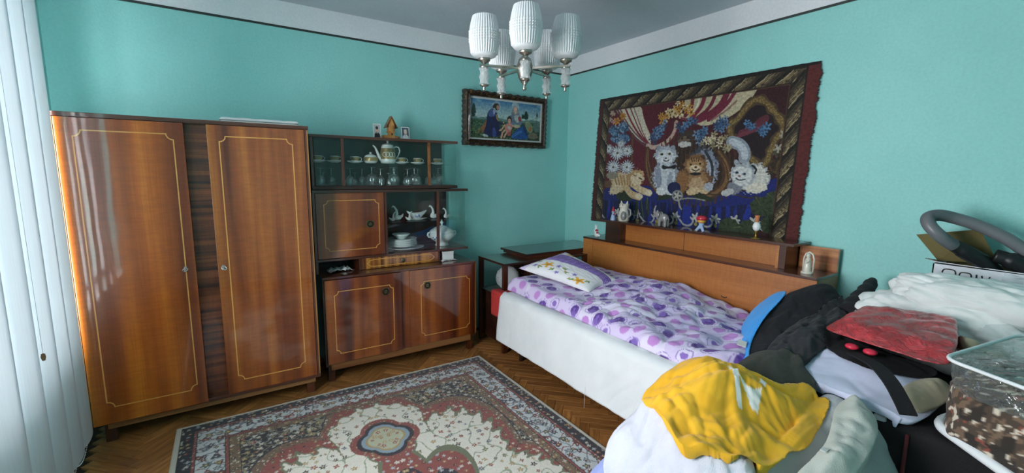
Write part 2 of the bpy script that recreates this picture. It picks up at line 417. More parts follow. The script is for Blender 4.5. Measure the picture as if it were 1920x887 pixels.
# ------------------------------------------------ herringbone oak blocks
PW, PN = 0.056, 5
m, nt, b = new_mat('parquet_oak')
oi = nd(nt, 'ShaderNodeObjectInfo'); vec = coords(nt, (0.12, 1, 1))
add = nd(nt, 'ShaderNodeVectorMath', operation='ADD'); mul = nd(nt, 'ShaderNodeVectorMath', operation='SCALE'); mul.inputs['Scale'].default_value = 37.0
comb = nd(nt, 'ShaderNodeCombineXYZ'); lk(nt, oi.outputs['Random'], comb.inputs[0]); lk(nt, oi.outputs['Random'], comb.inputs[1]); lk(nt, comb.outputs[0], mul.inputs[0])
lk(nt, vec, add.inputs[0]); lk(nt, mul.outputs[0], add.inputs[1])
r = ramp(nt, [(0.3, srgb('#85562e')), (0.5, srgb('#a06c3a')), (0.7, srgb('#b8844a'))]); lk(nt, noise(nt, add.outputs[0], 60, 3, 0.6, 0.4), r.inputs['Fac'])
r2 = ramp(nt, [(0.0, (0.62, 0.6, 0.58)), (1.0, (1.12, 1.1, 1.06))]); lk(nt, oi.outputs['Random'], r2.inputs['Fac'])
lk(nt, mixc(nt, 1.0, r.outputs['Color'], r2.outputs['Color'], 'MULTIPLY'), b.inputs['Base Color'])
b.inputs['Roughness'].default_value = 0.42; b.inputs['Coat Weight'].default_value = 0.25; b.inputs['Coat Roughness'].default_value = 0.25
MATS['parquet_oak'] = m
pk = MB().bbox(-PW*PN/2+.0007, PW*PN/2-.0007, -PW/2+.0007, PW/2-.0007, -.014, 0, .0012, 1)
pk_me = None
planks = []
c45 = math.sqrt(.5)
for i in range(-130, 130):
    for mm in range(-14, 14):
        for hv in (0, 1):
            if hv == 0: cx, cy = (i+2*PN*mm+PN/2)*PW, (i+.5)*PW
            else: cx, cy = (i+PN+2*PN*mm+.5)*PW, (i-PN/2+1)*PW
            X, Y = (cx-cy)*c45-1.9, (cx+cy)*c45-2.0
            if RX0+.02 < X < -.02 and RY0+.02 < Y < -.02:
                planks.append((X, Y, PI/4+(PI/2 if hv else 0)))
def seen(X, Y):
    if -3.34 < X < -1.46 and Y < -.70: return False
    if X > -1.05 and Y < -.72: return False
    if X > -1.2 and Y > -.5: return False
    if X > -1.15 and Y < -.6: return False
    if Y > -.30 or X < -3.72: return False
    return Y > -2.5
vis = [q for q in planks if seen(q[0], q[1])]
vis.sort(key=lambda q: math.hypot(q[0]+3.05, q[1]+3.57)); vis = vis[:300]; vs_ = set(vis)
first = None
for q in vis:
    if first is None:
        first = ob('plank', pk, 'parquet_oak', FLOOR, local=True); o = first
    else:
        o = first.copy(); COL.objects.link(o)
    o.location = (q[0], q[1], random.uniform(-.0008, .0004)); o.rotation_euler = (random.uniform(-.003, .003), 0, q[2])
rest = MB()
for q in planks:
    if q in vs_: continue
    cs, sn = math.cos(q[2]), math.sin(q[2])
    rest.add([(q[0]+x*cs-y*sn, q[1]+x*sn+y*cs, z) for x, y, z in [(sx*(PW*PN/2-.0007), sy*(PW/2-.0007), zz) for zz in (-.012, 0) for sx, sy in ((-1,-1),(1,-1),(1,1),(-1,1))]],
             [(4,5,6,7),(0,1,5,4),(1,2,6,5),(2,3,7,6),(3,0,4,7)])
struct(ob('plank_field', rest, 'parquet_oak', FLOOR), 'stuff')

# ================================================================= wardrobe
def inlay_pts(x0, x1, z0, z1, n=.03, seg=5):
    P = []
    for (cx, cz, a0) in ((x0, z0, 90), (x1, z0, 180), (x1, z1, 270), (x0, z1, 0)):
        # concave quarter circle round each corner, entered along the path direction
        arc = [(cx+n*math.cos(math.radians(a0-90*k/seg)), cz+n*math.sin(math.radians(a0-90*k/seg))) for k in range(seg+1)]
        P += arc
    return P
def inlay(parent, x0, x1, z0, z1, yf, w=.0055, n=.03):
    mb = MB().ribbon(inlay_pts(x0, x1, z0, z1, n), w, yf-.0006, yf+.001)
    return ob('inlay', mb, 'inlay_maple', parent)

WF = -.56
wd = thing('wardrobe', 'tall glossy two-door mahogany wardrobe standing against the teal wall', 'wardrobe', (-3.142, -.29, 0))
ob('top_board', MB().bbox(-3.717, -2.568, WF-.004, -.02, 1.718, 1.740, .003), 'carcass_wood', wd)
s1 = ob('side_panel', MB().bbox(-3.713, -3.693, WF+.001, -.02, .13, 1.718, .002), 'carcass_wood_up', wd)
ob('edge_band', MB().box(-3.7125, -3.6935, WF, WF+.001, .135, 1.715), 'edge_wood', s1)
s2 = ob('side_panel', MB().bbox(-2.590, -2.571, WF+.001, -.02, .13, 1.718, .002), 'carcass_wood_up', wd)
ob('edge_band', MB().box(-2.5895, -2.5785, WF, WF+.001, .135, 1.715), 'carcass_wood_up', s2)
ob('edge_band', MB().box(-2.5785, -2.5715, WF-.0005, WF+.001, .135, 1.715), 'edge_wood', s2)
ob('back_panel', MB().box(-3.69, -2.59, -.03, -.02, .13, 1.718), 'back_wood', wd)
ob('bottom_board', MB().bbox(-3.713, -2.571, WF+.002, -.02, .110, .130, .002), 'carcass_wood', wd)
ob('plinth_rail', MB().bbox(-3.64, -2.60, WF+.02, WF+.045, .075, .110, .002), 'rail_wood', wd)
ob('centre_panel', MB().bbox(-3.20, -3.075, WF+.058, WF+.075, .13, 1.718, .001), 'strip_veneer', wd)
dl = ob('door', MB().bbox(-3.691, -3.190, WF, WF+.02, .113, 1.716, .002), 'door_veneer_wide_lit', wd)
inlay(dl, -3.628, -3.236, .205, 1.655, WF)
dr = ob('door', MB().bbox(-3.087, -2.592, WF, WF+.02, .128, 1.716, .002), 'door_veneer', wd)
inlay(dr, -3.031, -2.660, .205, 1.655, WF)
def key(parent, x, z, sgn):
    e = ob('lock_plate', MB().bbox(x-.006, x+.006, WF-.002, WF+.001, z-.014, z+.014, .002), 'chrome', parent)
    mb = MB().tube([(x, WF, z), (x, WF-.028, z)], .003, 8)
    mb.tube([(x+.014*math.cos(t)*sgn*.9, WF-.032-.006*math.sin(t)*sgn, z+.010*math.sin(t)+.004*math.cos(t)) for t in [2*PI*k/12 for k in range(12)]], .003, 6, closed=True)
    ob('key', mb, 'chrome', parent, smooth=True)
key(dl, -3.237, .92, 1); key(dr, -3.058, .91, -1)
for fx in (-3.655, -2.655):
    for fy in (WF+.03, -.09):
        ob('foot', MB().bbox(fx, fx+.048, fy, fy+.045, 0, .11, .003), 'carcass_wood_up', wd)

# folded white cloth on top of the wardrobe
def slab_cloth(name, label, cat, x0, x1, y0, y1, z, th, mat, amp=.004, seed=3, layers=2):
    t = thing(name, label, cat, ((x0+x1)/2, (y0+y1)/2, z))
    for k in range(layers):
        nx, ny = 50, 26; u, v = np.meshgrid(np.linspace(0, 1, nx), np.linspace(0, 1, ny))
        e = np.minimum(np.minimum(u, 1-u)*(x1-x0), np.minimum(v, 1-v)*(y1-y0)); rnd = np.sqrt(np.clip(1-(1-np.clip(e/.012, 0, 1))**2, 0, 1))
        z0 = z+k*th/layers; top = z0+th/layers*(.35+.6*rnd)+amp*gnoise(u*7, v*4, seed+k)*rnd
        X = x0+u*(x1-x0)+.006*gnoise(u*6, v*3, seed+4+k); Yv = y0+v*(y1-y0)
        V = np.stack([X, Yv, top], -1).reshape(-1, 3); B = V.copy(); B[:, 2] = z0+.0005
        Q = grid_quads(nx, ny); n = len(V)
        ring = list(range(nx))+[nx*r_+nx-1 for r_ in range(1, ny)]+[nx*(ny-1)+c for c in range(nx-2, -1, -1)]+[nx*r_ for r_ in range(ny-2, 0, -1)]
        S = np.array([(ring[i], ring[(i+1) % len(ring)], n+ring[(i+1) % len(ring)], n+ring[i]) for i in range(len(ring))])[:, ::-1]
        o = mesh_obj('fold_layer', np.vstack([V, B]), np.vstack([Q, S, Q[:, ::-1]+n]), mat, t, smooth=True)
    return t
plain('white_cotton', srgb('#dfe3e2'), 0.9, bscale=500, bstr=.2)
slab_cloth('folded_tablecloth', 'folded off-white cloth lying on top of the wardrobe', 'cloth', -3.02, -2.60, -.46, -.20, 1.740, .035, 'white_cotton')

# ================================================================= sideboard with vitrine
cb = thing('display_sideboard', 'mahogany sideboard with glass display shelves, stocked with porcelain and glassware', 'sideboard', (-1.93, -.24, 0))
BF, VF, BK = -.46, -.33, -.03
x0, x1 = -2.515, -1.335
ob('base_top', MB().bbox(x0, x1, BF+.002, BK, .735, .752, .002), 'carcass_wood', cb)
ob('base_side', MB().bbox(x0, x0+.018, BF+.01, BK, .115, .735, .002), 'carcass_wood_up', cb)
bs = ob('base_side', MB().bbox(x1-.02, x1, BF+.004, BK, .135, .735, .002), 'carcass_wood_up', cb)
ob('edge_band', MB().box(x1-.008, x1-.0008, BF+.0005, BF+.004, .14, .735), 'edge_wood', bs)
ob('base_bottom', MB().bbox(x0, x1, BF+.012, BK, .115, .135, .002), 'carcass_wood', cb)
ob('plinth_rail', MB().bbox(x0+.03, x1-.05, BF+.006, BF+.03, .085, .135, .002), 'rail_wood', cb)
ob('base_back', MB().box(x0, x1, BK-.008, BK, .135, .735), 'back_wood', cb)
ob('centre_strip', MB().bbox(-1.975, -1.905, BF+.006, BF+.022, .137, .735, .001), 'cabinet_veneer', cb)
def ring_pull(parent, x, yf, z, s=.026):
    p = ob('pull_plate', MB().bbox(x-s, x+s, yf-.004, yf, z-s, z+s, .002), 'brass_dark', parent)
    ob('pull_ring', MB().tube([(x+s*.72*math.cos(2*PI*k/20), yf-.007, z+s*.72*math.sin(2*PI*k/20)) for k in range(20)], .0045, 8, closed=True).lathe([(0, 0), (s*.5, 0)], (x, yf-.0045, z), 4), 'brass_ring', parent, smooth=True)
d1 = ob('door', MB().bbox(-2.505, -1.975, BF-.012, BF+.006, .137, .733, .002), 'cabinet_veneer', cb)
inlay(d1, -2.445, -2.035, .205, .650, BF-.012, .005, .026); ring_pull(d1, -2.092, BF-.012, .605)
d2 = ob('door', MB().bbox(-1.905, -1.357, BF, BF+.018, .137, .733, .002), 'cabinet_veneer', cb)
inlay(d2, -1.815, -1.398, .205, .637, BF, .005, .026); ring_pull(d2, -1.763, BF, .604)
for fx in (-2.50, -1.405):
    for fy in (BF+.02, -.09): ob('foot', MB().bbox(fx, fx+.042, fy, fy+.04, 0, .115, .003), 'carcass_wood_up', cb)
# upper part
ob('lower_shelf', MB().bbox(-2.53, -1.345, VF-.01, BK, .838, .855, .002), 'carcass_wood', cb)
ob('middle_shelf', MB().bbox(-2.53, -1.345, VF-.012, BK, 1.317, 1.338, .002), 'carcass_wood', cb)
ob('vitrine_floor', MB().bbox(-2.525, -1.437, VF-.004, BK, 1.341, 1.366, .002), 'back_wood', cb)
ob('top_board', MB().bbox(-2.53, -1.434, VF-.01, BK, 1.692, 1.712, .002), 'carcass_wood', cb)
ob('upper_side', MB().bbox(-2.525, -2.507, VF, BK, 1.366, 1.692, .002), 'carcass_wood_up', cb)
ob('lower_side', MB().bbox(-2.53, -2.512, VF, BK, .752, 1.317, .002), 'carcass_wood_up', cb)
ob('upper_back', MB().box(-2.507, -1.437, BK-.006, BK, 1.366, 1.692), 'back_wood', cb)
ob('lower_back', MB().box(-2.51, -1.40, BK-.006, BK, .752, 1.317), 'back_wood', cb)
for px in (-2.328, -1.684): ob('upper_post', MB().bbox(px, px+.02, VF, VF+.02, 1.366, 1.692, .002), 'rail_wood' if px > -2 else 'carcass_wood_up', cb)  # right post in lighter wood, its lit edge put into the colour
ob('partition', MB().bbox(-2.036, -2.018, VF, BK, .855, 1.317, .002), 'carcass_wood_up', cb)
ob('lower_post', MB().bbox(-1.615, -1.596, VF, VF+.02, .855, 1.317, .002), 'carcass_wood_up', cb)
d3 = ob('door', MB().bbox(-2.510, -2.040, VF-.002, VF+.016, .857, 1.316, .002), 'cabinet_veneer', cb)
inlay(d3, -2.458, -2.080, .910, 1.264, VF-.002, .005, .026); ring_pull(d3, -2.146, VF-.002, 1.088)
ob('niche_divider', MB().bbox(-2.236, -2.218, VF, BK, .752, .838, .001), 'carcass_wood_up', cb)
ob('niche_divider', MB().bbox(-1.612, -1.598, VF, BK, .752, .838, .001), 'carcass_wood_up', cb)
ob('niche_side', MB().bbox(-1.462, -1.445, VF+.06, BK, .752, .838, .001), 'carcass_wood_up', cb)
dw = ob('drawer', MB().bbox(-2.218, -1.613, VF-.004, VF+.2, .754, .837, .002), 'drawer_veneer', cb)
hx = [(-2.178, .795), (-2.155, .817), (-2.125, .822), (-1.70, .822), (-1.672, .817), (-1.648, .795), (-1.672, .775), (-1.70, .770), (-2.125, .770), (-2.155, .775)]
ob('inlay', MB().ribbon(hx, .005, VF-.0048, VF-.003), 'inlay_maple', dw)
ob('pull_ring', MB().ell((-1.905, VF-.007, .795), (.017, .004, .019), 14, 8), 'brass_dark', dw, smooth=True)
# sliding panes, end panes, glass shelves
for (a, b2, yy) in ((-2.50, -1.925, VF+.004), (-1.99, -1.440, VF+.010)): ob('sliding_pane', MB().box(a, b2, yy, yy+.003, 1.368, 1.690), 'pane_glass', cb)
ob('end_pane', MB().box(-1.443, -1.440, VF+.014, BK, 1.368, 1.690), 'pane_glass', cb)
for (a, b2, yy) in ((-2.015, -1.79, VF+.022), (-1.83, -1.352, VF+.027)): ob('sliding_pane', MB().box(a, b2, yy, yy+.003, .857, 1.315), 'pane_glass', cb)
ob('end_pane', MB().box(-1.355, -1.352, VF+.032, BK, .857, 1.315), 'pane_glass', cb)
ob('glass_shelf', MB().box(-2.505, -1.446, VF+.03, BK-.008, 1.523, 1.528), 'pane_glass', cb)
ob('glass_shelf', MB().box(-2.015, -1.358, VF+.04, BK-.008, 1.080, 1.085), 'pane_glass', cb)
# ================================================================= vertical blind at the window
m, nt, b = new_mat('blind_fabric'); nt.nodes.remove(b); out = nt.nodes['Material Output']
df = nd(nt, 'ShaderNodeBsdfDiffuse'); tl = nd(nt, 'ShaderNodeBsdfTranslucent'); mx = nd(nt, 'ShaderNodeMixShader'); mx.inputs['Fac'].default_value = .06
v = coords(nt, (1, 1, .05)); r = ramp(nt, [(.3, srgb('#c6d4da')), (.7, srgb('#ccdade'))]); lk(nt, noise(nt, v, 120, 2), r.inputs['Fac'])
for q in (df, tl): lk(nt, r.outputs['Color'], q.inputs['Color'])
lk(nt, df.outputs[0], mx.inputs[1]); lk(nt, tl.outputs[0], mx.inputs[2]); lk(nt, mx.outputs[0], out.inputs['Surface']); MATS['blind_fabric'] = m
bl = thing('vertical_blind', 'pale translucent vertical blind hanging at the left-hand window', 'blind', (-3.70, -1.9, .1))
ob('head_rail', MB().bbox(-3.725, -3.675, -2.60, -.57, 2.40, 2.44, .004), 'pvc_white', bl)
yy = -.70; k = 0; slat_pos = []
while yy > -1.72:
    ang = 8+random.uniform(-3, 3)
    if k == 0: ang = 4
    slat_pos.append((yy, ang)); yy -= .205; k += 1
for k, (yy, ang) in enumerate(slat_pos):
    a = math.radians(ang); n = 9; prof = []
    for i in range(n):
        t = (i/(n-1)-.5); off = .016*(1-4*t*t)
        prof.append((-3.70+(.245*t)*math.sin(a)+off*math.cos(a), yy+(.245*t)*math.cos(a)-off*math.sin(a)))
    zs = [.105, .8, 1.6, 2.4]; V = [(x, y, z) for z in zs for x, y in prof]
    F = [(j*n+i, j*n+i+1, (j+1)*n+i+1, (j+1)*n+i) for j in range(3) for i in range(n-1)]
    s = mesh_obj('slat', V, F, 'blind_fabric', bl, smooth=True)
    ob('bottom_weight', MB().box(-3.7015, -3.6985, yy-.05, yy+.05, .107, .135), 'pvc_white', s) if False else None
    if k < 12:
        y2 = yy-.205; mb = MB()
        for q in range(23):
            t = q/22; mb.ell((-3.685, yy-.03+(y2-yy)*t, .112-.028*math.sin(PI*t)), (.0024,)*3, 6, 4)
        ob('bead_chain', mb, 'pvc_white', s, smooth=True)
plain('amber_plastic', srgb('#8a6a4a'), .3)
ob('cord_weight', MB().lathe([(0, -.016), (.005, -.014), (.008, 0), (.006, .012), (0, .016)], (-3.672, -1.19, .735), 12), 'amber_plastic', bl, smooth=True)
ob('pull_cord', MB().tube([(-3.672, -1.19, .75), (-3.672, -1.19, 2.4)], .0008, 5), 'pvc_white', bl)

# ================================================================= porcelain and glass in the vitrine
ORD = ['leftmost', 'second', 'third', 'fourth', 'fifth', 'sixth', 'seventh', 'eighth', 'ninth', 'tenth', 'eleventh', 'twelfth', 'thirteenth', 'fourteenth', 'fifteenth', 'sixteenth']
def ordn(i): return ORD[i] if i == 0 else ORD[i]+' from left'
def px_x(px): return float(np.interp(px, [596, 628, 666, 697, 727, 754, 784, 821, 838], [-2.457, -2.343, -2.202, -2.085, -1.957, -1.847, -1.716, -1.55, -1.47]))
plain('gold_pattern', srgb('#a08a58'), .35, .3, 60, .3, var=.55)
plain('blue_pattern', srgb('#3d5fb0'), .3, 0, var=.5)
def cup_set(i, x, y, z):
    t = thing('saucer', 'small white saucer under a coffee cup on glass shelf, '+ordn(i), 'saucer', (x, y, z), 'saucers on the upper glass shelf')
    ob('dish', MB().lathe([(0, 0), (.028, 0), (.03, .003), (.045, .006), (.058, .014), (.0575, .0155), (.044, .0085), (.026, .0055), (0, .005)], (x, y, z), 28), 'porcelain', t, smooth=True)
    ob('rim_line', MB().tube([(x+.0565*math.cos(a), y+.0565*math.sin(a), z+.0150) for a in [2*PI*k/28 for k in range(28)]], .0010, 5, closed=True), 'gold_pattern', t, smooth=True)
    z += .006
    c = thing('coffee_cup', 'small patterned coffee cup standing on its saucer, '+ordn(i), 'cup', (x, y, z), 'coffee cups on the upper glass shelf')
    ob('bowl', MB().lathe([(0, 0), (.017, 0), (.018, .003), (.027, .012), (.0315, .026), (.033, .042), (.0315, .042), (.030, .026), (.025, .013), (0, .006)], (x, y, z), 26), 'porcelain', c, smooth=True)
    ob('printed_band', MB().lathe([(.0286, .0145), (.0322, .026), (.0337, .037), (.0327, .037), (.0305, .026), (.0272, .0145)], (x, y, z), 26, cap=False), 'gold_pattern', c, smooth=True)
    ob('handle', MB().tube([(x+.031+.016*math.sin(a), y-.004, z+.024+.013*math.cos(a)) for a in [PI*k/8 for k in range(9)]], .0028, 7), 'porcelain', c, smooth=True)
for i, px in enumerate((596, 628, 666.5, 754, 784, 821)): cup_set(i, px_x(px), -.19 if i < 5 else -.2, 1.528)
# coffee pot
x, y, z = px_x(727), -.20, 1.528
t = thing('coffee_pot', 'tall white coffee pot with ringed gold pattern on the upper glass shelf', 'pot', (x, y, z))
bd = ob('body', MB().lathe([(0, 0), (.045, 0), (.052, .004), (.058, .02), (.0605, .035), (.058, .06), (.050, .115), (.047, .128), (.043, .133), (.0, .134)], (x, y, z), 36), 'porcelain', t, smooth=True)
ob('printed_band', MB().lathe([(.0612, .034), (.0588, .06), (.0508, .115)], (x, y, z), 36, cap=False), 'gold_pattern', bd, smooth=True)
for a in (-2.3, -1.9, -1.5, -1.1):
    rr = .0595; cx_, cy_ = x+rr*math.cos(a), y+rr*math.sin(a)
    tx, ty = -math.sin(a), math.cos(a)
    ob('printed_ring', MB().tube([(x+(rr-.0022*math.sin(q)-.001)*math.cos(a)+tx*.014*math.cos(q), y+(rr-.0022*math.sin(q)-.001)*math.sin(a)+ty*.014*math.cos(q), z+.068+.016*math.sin(q)) for q in [2*PI*k/16 for k in range(16)]], .0022, 5, closed=True), 'porcelain', bd, smooth=True)
lid = ob('lid', MB().lathe([(.046, .133), (.040, .143), (.022, .150), (.007, .153), (.006, .158), (.010, .165), (.009, .172), (0, .176)], (x, y, z), 28), 'porcelain', t, smooth=True)
ob('spout', MB().tube([(x-.05, y, z+.028), (x-.068, y, z+.05), (x-.080, y, z+.085), (x-.094, y, z+.118), (x-.112, y, z+.134)], [.015, .013, .010, .007, .0055], 10), 'porcelain', t, smooth=True)
ob('handle', MB().tube([(x+.046, y, z+.118), (x+.062, y, z+.131), (x+.085, y, z+.126), (x+.094, y, z+.100), (x+.083, y, z+.068), (x+.066, y, z+.040), (x+.054, y, z+.022)], .0055, 9), 'porcelain', t, smooth=True)
# sugar bowl
x, y = px_x(697), -.19
t = thing('sugar_bowl', 'lidded patterned sugar bowl left of the coffee pot', 'bowl', (x, y, z))
bd = ob('body', MB().lathe([(0, 0), (.034, 0), (.040, .004), (.051, .018), (.053, .032), (.048, .048), (.040, .053), (0, .053)], (x, y, z), 30), 'porcelain', t, smooth=True)
ob('printed_band', MB().lathe([(.0518, .018), (.0537, .032), (.0490, .046)], (x, y, z), 30, cap=False), 'gold_pattern', bd, smooth=True)
ob('lid', MB().lathe([(.043, .053), (.040, .058), (.020, .066), (.006, .069), (.009, .078), (.006, .083), (0, .084)], (x, y, z), 26), 'porcelain', t, smooth=True)
# upside-down stem glasses on the vitrine floor
Z0 = 1.366
def glass(name, label, x, y, kind, group):
    if kind == 'snifter': o_ = [(.036, 0), (.044, .022), (.048, .045), (.042, .068), (.024, .084), (.006, .090), (.0045, .105), (.006, .128), (.03, .131), (.032, .133)]
    elif kind == 'wine': o_ = [(.027, 0), (.030, .02), (.031, .040), (.026, .058), (.010, .068), (.0040, .074), (.0038, .105), (.006, .118), (.026, .121), (.028, .123)]
    else: o_ = [(.018, 0), (.021, .015), (.021, .030), (.015, .044), (.005, .05), (.0034, .055), (.0034, .078), (.005, .086), (.020, .089), (.022, .091)]
    prof = o_+[(o_[-1][0]-.002, o_[-1][1]+.0015), (0, o_[-1][1]+.0015)]
    t = thing(name, label, 'glass', (x, y, Z0), group)
    n = 20
    ob('bowl', MB().lathe(o_[:6], (x, y, Z0), n, cap=False), 'glassware', t, smooth=True)
    ob('stem', MB().lathe(o_[5:8], (x, y, Z0), 10, cap=False), 'glassware', t, smooth=True)
    ob('foot', MB().lathe(prof[7:], (x, y, Z0), n, cap=False), 'glassware', t, smooth=True)
for i, px in enumerate((696, 735, 775, 820)):
    glass('brandy_snifter', 'big upside-down brandy snifter on the vitrine floor, '+ordn(i), px_x(px), -.215, 'snifter', 'brandy snifters in the vitrine')
wx = [597, 624, 652, 683, 709, 744, 759, 789, 799]
for i, px in enumerate(wx): glass('wine_glass', 'upside-down stemmed wine glass on the vitrine floor, '+ordn(i), px_x(px), -.13 if i % 2 else -.25, 'wine', 'wine glasses in the vitrine')
lx = [610, 638, 672, 722, 766, 806]
for i, px in enumerate(lx): glass('liqueur_glass', 'tiny upside-down liqueur glass on the vitrine floor, '+ordn(i), px_x(px), -.275 if i % 2 else -.09, 'small', 'liqueur glasses in the vitrine')

# lower display: gravy boat on its plate, swans, plates, tureen
def plate_prof(r, h, foot=.55): return [(0, .002), (r*foot, .002), (r*foot, 0), (r*(foot+.05), 0), (r*(foot+.08), .003), (r*.8, h*.55), (r, h), (r-.002, h+.0025), (r*.78, h*.55+.004), (r*foot, .006), (0, .006)]
def plate(label, x, y, z, r, h, grp, name='dinner_plate', sy=1.0, cat='plate'):
    mb = MB().lathe(plate_prof(r, h), (0, 0, 0), 40)
    mb.v = [(x+a, y+b_*sy, z+c) for a, b_, c in mb.v]
    o = ob(name, mb, 'porcelain', smooth=True); tag(o, label, cat, grp); return o
XS, YS = -1.851, -.185
plate('oval white platter at the bottom of the plate stack', XS+.02, YS-.01, .8555, .150, .016, 'plates stacked in the display', 'serving_platter', .72, 'platter')
zz = .8745
names = ['lowest', 'second lowest', 'third lowest', 'fourth lowest', 'fifth lowest', 'sixth lowest', 'topmost']
for k in range(7):
    plate('white dinner plate, %s in the stack on the platter' % names[k], XS-.005+random.uniform(-.003, .003), YS+.01, zz, .118, .018, 'plates stacked in the display'); zz += .0085
t = tag(ob('white_bowl', MB().lathe([(0, .002), (.03, .002), (.031, 0), (.034, 0), (.036, .006), (.056, .026), (.072, .040), (.070, .042), (.052, .029), (.03, .011), (0, .009)], (XS-.012, YS+.005, zz+.004), 34), 'porcelain', smooth=True), 'small white bowl crowning the stack of plates', 'bowl')
# gravy boat
x, y, z = -1.725, -.17, 1.085
plate('white oval saucer under the blue-painted sauce boat', x, y, z, .088, .012, None, 'sauce_boat_saucer', .7, 'plate')
t = thing('sauce_boat', 'white double-lipped sauce boat painted with blue flowers', 'sauce boat', (x, y, z+.009))
mb = MB(); n = 32; prof = [(0, 0), (.03, 0), (.034, .006), (.045, .016), (.062, .034), (.068, .046), (.066, .046), (.058, .034), (.04, .018), (0, .01)]
vs = []
for (r_, h_) in prof:
    for k in range(n):
        a = 2*PI*k/n; pt = (abs(math.cos(a))**4)*(h_/.046)
        vs.append((x+r_*math.cos(a)*(1+.28*pt), y+r_*math.sin(a)*.62, z+.009+h_*(1+.42*pt)))
mb.add(vs, [(i*n+k, i*n+(k+1) % n, (i+1)*n+(k+1) % n, (i+1)*n+k) for i in range(len(prof)-1) for k in range(n)])
bd = ob('bowl', mb, 'porcelain', t, smooth=True)
mb = MB()
for k in range(9):
    a = -PI/2+random.uniform(-.45, .45); h_ = random.uniform(.014, .034); rr = np.interp(h_, [.006, .016, .034, .046], [.034, .045, .062, .068])
    mb.ell((x+rr*math.cos(a)*1.0, y+rr*math.sin(a)*.62, z+.009+h_), (random.uniform(.004, .009), .0015, random.uniform(.003, .006)), 8, 5)
ob('painted_flower', mb, 'blue_pattern', bd, smooth=True)
# swans
def swan(i, x, y, z, s, h, place):
    t = thing('swan_figurine', 'slender white porcelain swan figurine '+place, 'figurine', (x, y, z), 'swan figurines in the display')
    mb = MB().ell((x, y, z+.014*h), (.022*h, .014*h, .014*h), 14, 9)
    ob('body', mb, 'porcelain', t, smooth=True)
    ob('neck', MB().tube([(x-s*.012*h, y, z+.016*h), (x-s*.002*h, y, z+.035*h), (x-s*.006*h, y, z+.055*h), (x-s*.016*h, y, z+.070*h), (x-s*.023*h, y, z+.073*h), (x-s*.029*h, y, z+.067*h)], [.011*h, .008*h, .006*h, .005*h, .0055*h, .002*h], 9), 'porcelain', t, smooth=True)
    ob('tail', MB().tube([(x+s*.014*h, y, z+.016*h), (x+s*.026*h, y, z+.024*h), (x+s*.032*h, y, z+.034*h)], [.010*h, .006*h, .001*h], 8), 'porcelain', t, smooth=True)
for i, (px, yo, s, h, place) in enumerate(((733, -.2, -1, .95, 'beside the display partition, leftmost of five'), (745.5, -.16, 1, 1.55, 'tall, second from the display partition'), (764, -.21, -1, .95, 'just left of the sauce boat'), (817, -.15, 1, 1.45, 'tall, just right of the sauce boat behind the post'), (838, -.19, 1, 1.15, 'rightmost, at the glass end of the shelf'))):
    swan(i, px_x(px)+(.0 if px < 800 else .0), yo, 1.085, s, h, place)
# tureen
x, y, z = -1.505, -.17, .8555
t = thing('soup_tureen', 'white lidded soup tureen with handles behind the display glass', 'tureen', (x, y, z))
ob('bowl', MB().lathe([(0, .004), (.05, .004), (.058, 0), (.062, .004), (.050, .022), (.060, .035), (.095, .060), (.108, .088), (.104, .112), (.098, .116), (0, .116)], (x, y, z), 40), 'porcelain', t, smooth=True)
ld = ob('lid', MB().lathe([(.104, .114), (.106, .120), (.094, .132), (.062, .152), (.030, .166), (.012, .170), (0, .171)], (x, y, z), 40), 'porcelain', t, smooth=True)
ob('knob', MB().lathe([(.011, .168), (.007, .178), (.013, .190), (.014, .198), (.006, .206), (.007, .214), (0, .222)], (x, y, z), 18), 'porcelain', ld, smooth=True)
for s in (-1, 1):
    ob('handle', MB().tube([(x+s*.098, y, z+.075), (x+s*.118, y, z+.078), (x+s*.128, y, z+.095), (x+s*.124, y, z+.112), (x+s*.105, y, z+.116)], .008, 9), 'porcelain', t, smooth=True)
mb = MB()
for k in range(7):
    a = -PI*.82+random.uniform(-.28, .28); h_ = random.uniform(.062, .095); rr = np.interp(h_, [.06, .088, .112], [.0955, .1085, .1045])
    mb.ell((x+rr*math.cos(a), y+rr*math.sin(a), z+h_), (.004, .004, .005), 7, 5)
ob('painted_flower', mb, 'blue_pattern', t, smooth=True)

# papers in the left niche, white box in the right niche
plain('paper_white', srgb('#c9ccca'), .7); plain('box_white', srgb('#e4e4e2'), .6)
def crumple(name, label, cat, x0, x1, y0, y1, z, h, mat, seed):
    nx, ny = 46, 22; u, v = np.meshgrid(np.linspace(0, 1, nx), np.linspace(0, 1, ny))
    zz = z+.002+h*billow(u*4+.3, v*3, seed, 2)*(np.minimum(1, 6*np.minimum(u, 1-u)))
    X = x0+u*(x1-x0)+.01*gnoise(u*3, v*3, seed); Yv = y0+v*(y1-y0)+.014*gnoise(u*6, v*2, seed+2)
    o = mesh_obj(name, np.stack([X, Yv, zz], -1).reshape(-1, 3), grid_quads(nx, ny), mat, smooth=True, origin=((x0+x1)/2, (y0+y1)/2, z)); tag(o, label, cat)
    md = o.modifiers.new('sheet', 'SOLIDIFY'); md.thickness = .001; return o
crumple('crumpled_paper', 'crumpled white paper pushed into the open niche left of the drawer', 'paper', -2.44, -2.27, -.32, -.20, .752, .028, 'paper_white', 5)
t = thing('small_white_box', 'small white carton in the niche right of the drawer', 'box', (-1.515, -.275, .752))
ob('carton', MB().bbox(-1.565, -1.468, -.315, -.225, .7535, .822, .002), 'box_white', t)
ob('lid_flap', MB().bbox(-1.567, -1.466, -.317, -.223, .812, .826, .002), 'box_white', t)
crumple('torn_paper', 'torn white papers lying in front of the small white carton', 'paper', -1.59, -1.45, -.355, -.322, .752, .010, 'paper_white', 9)

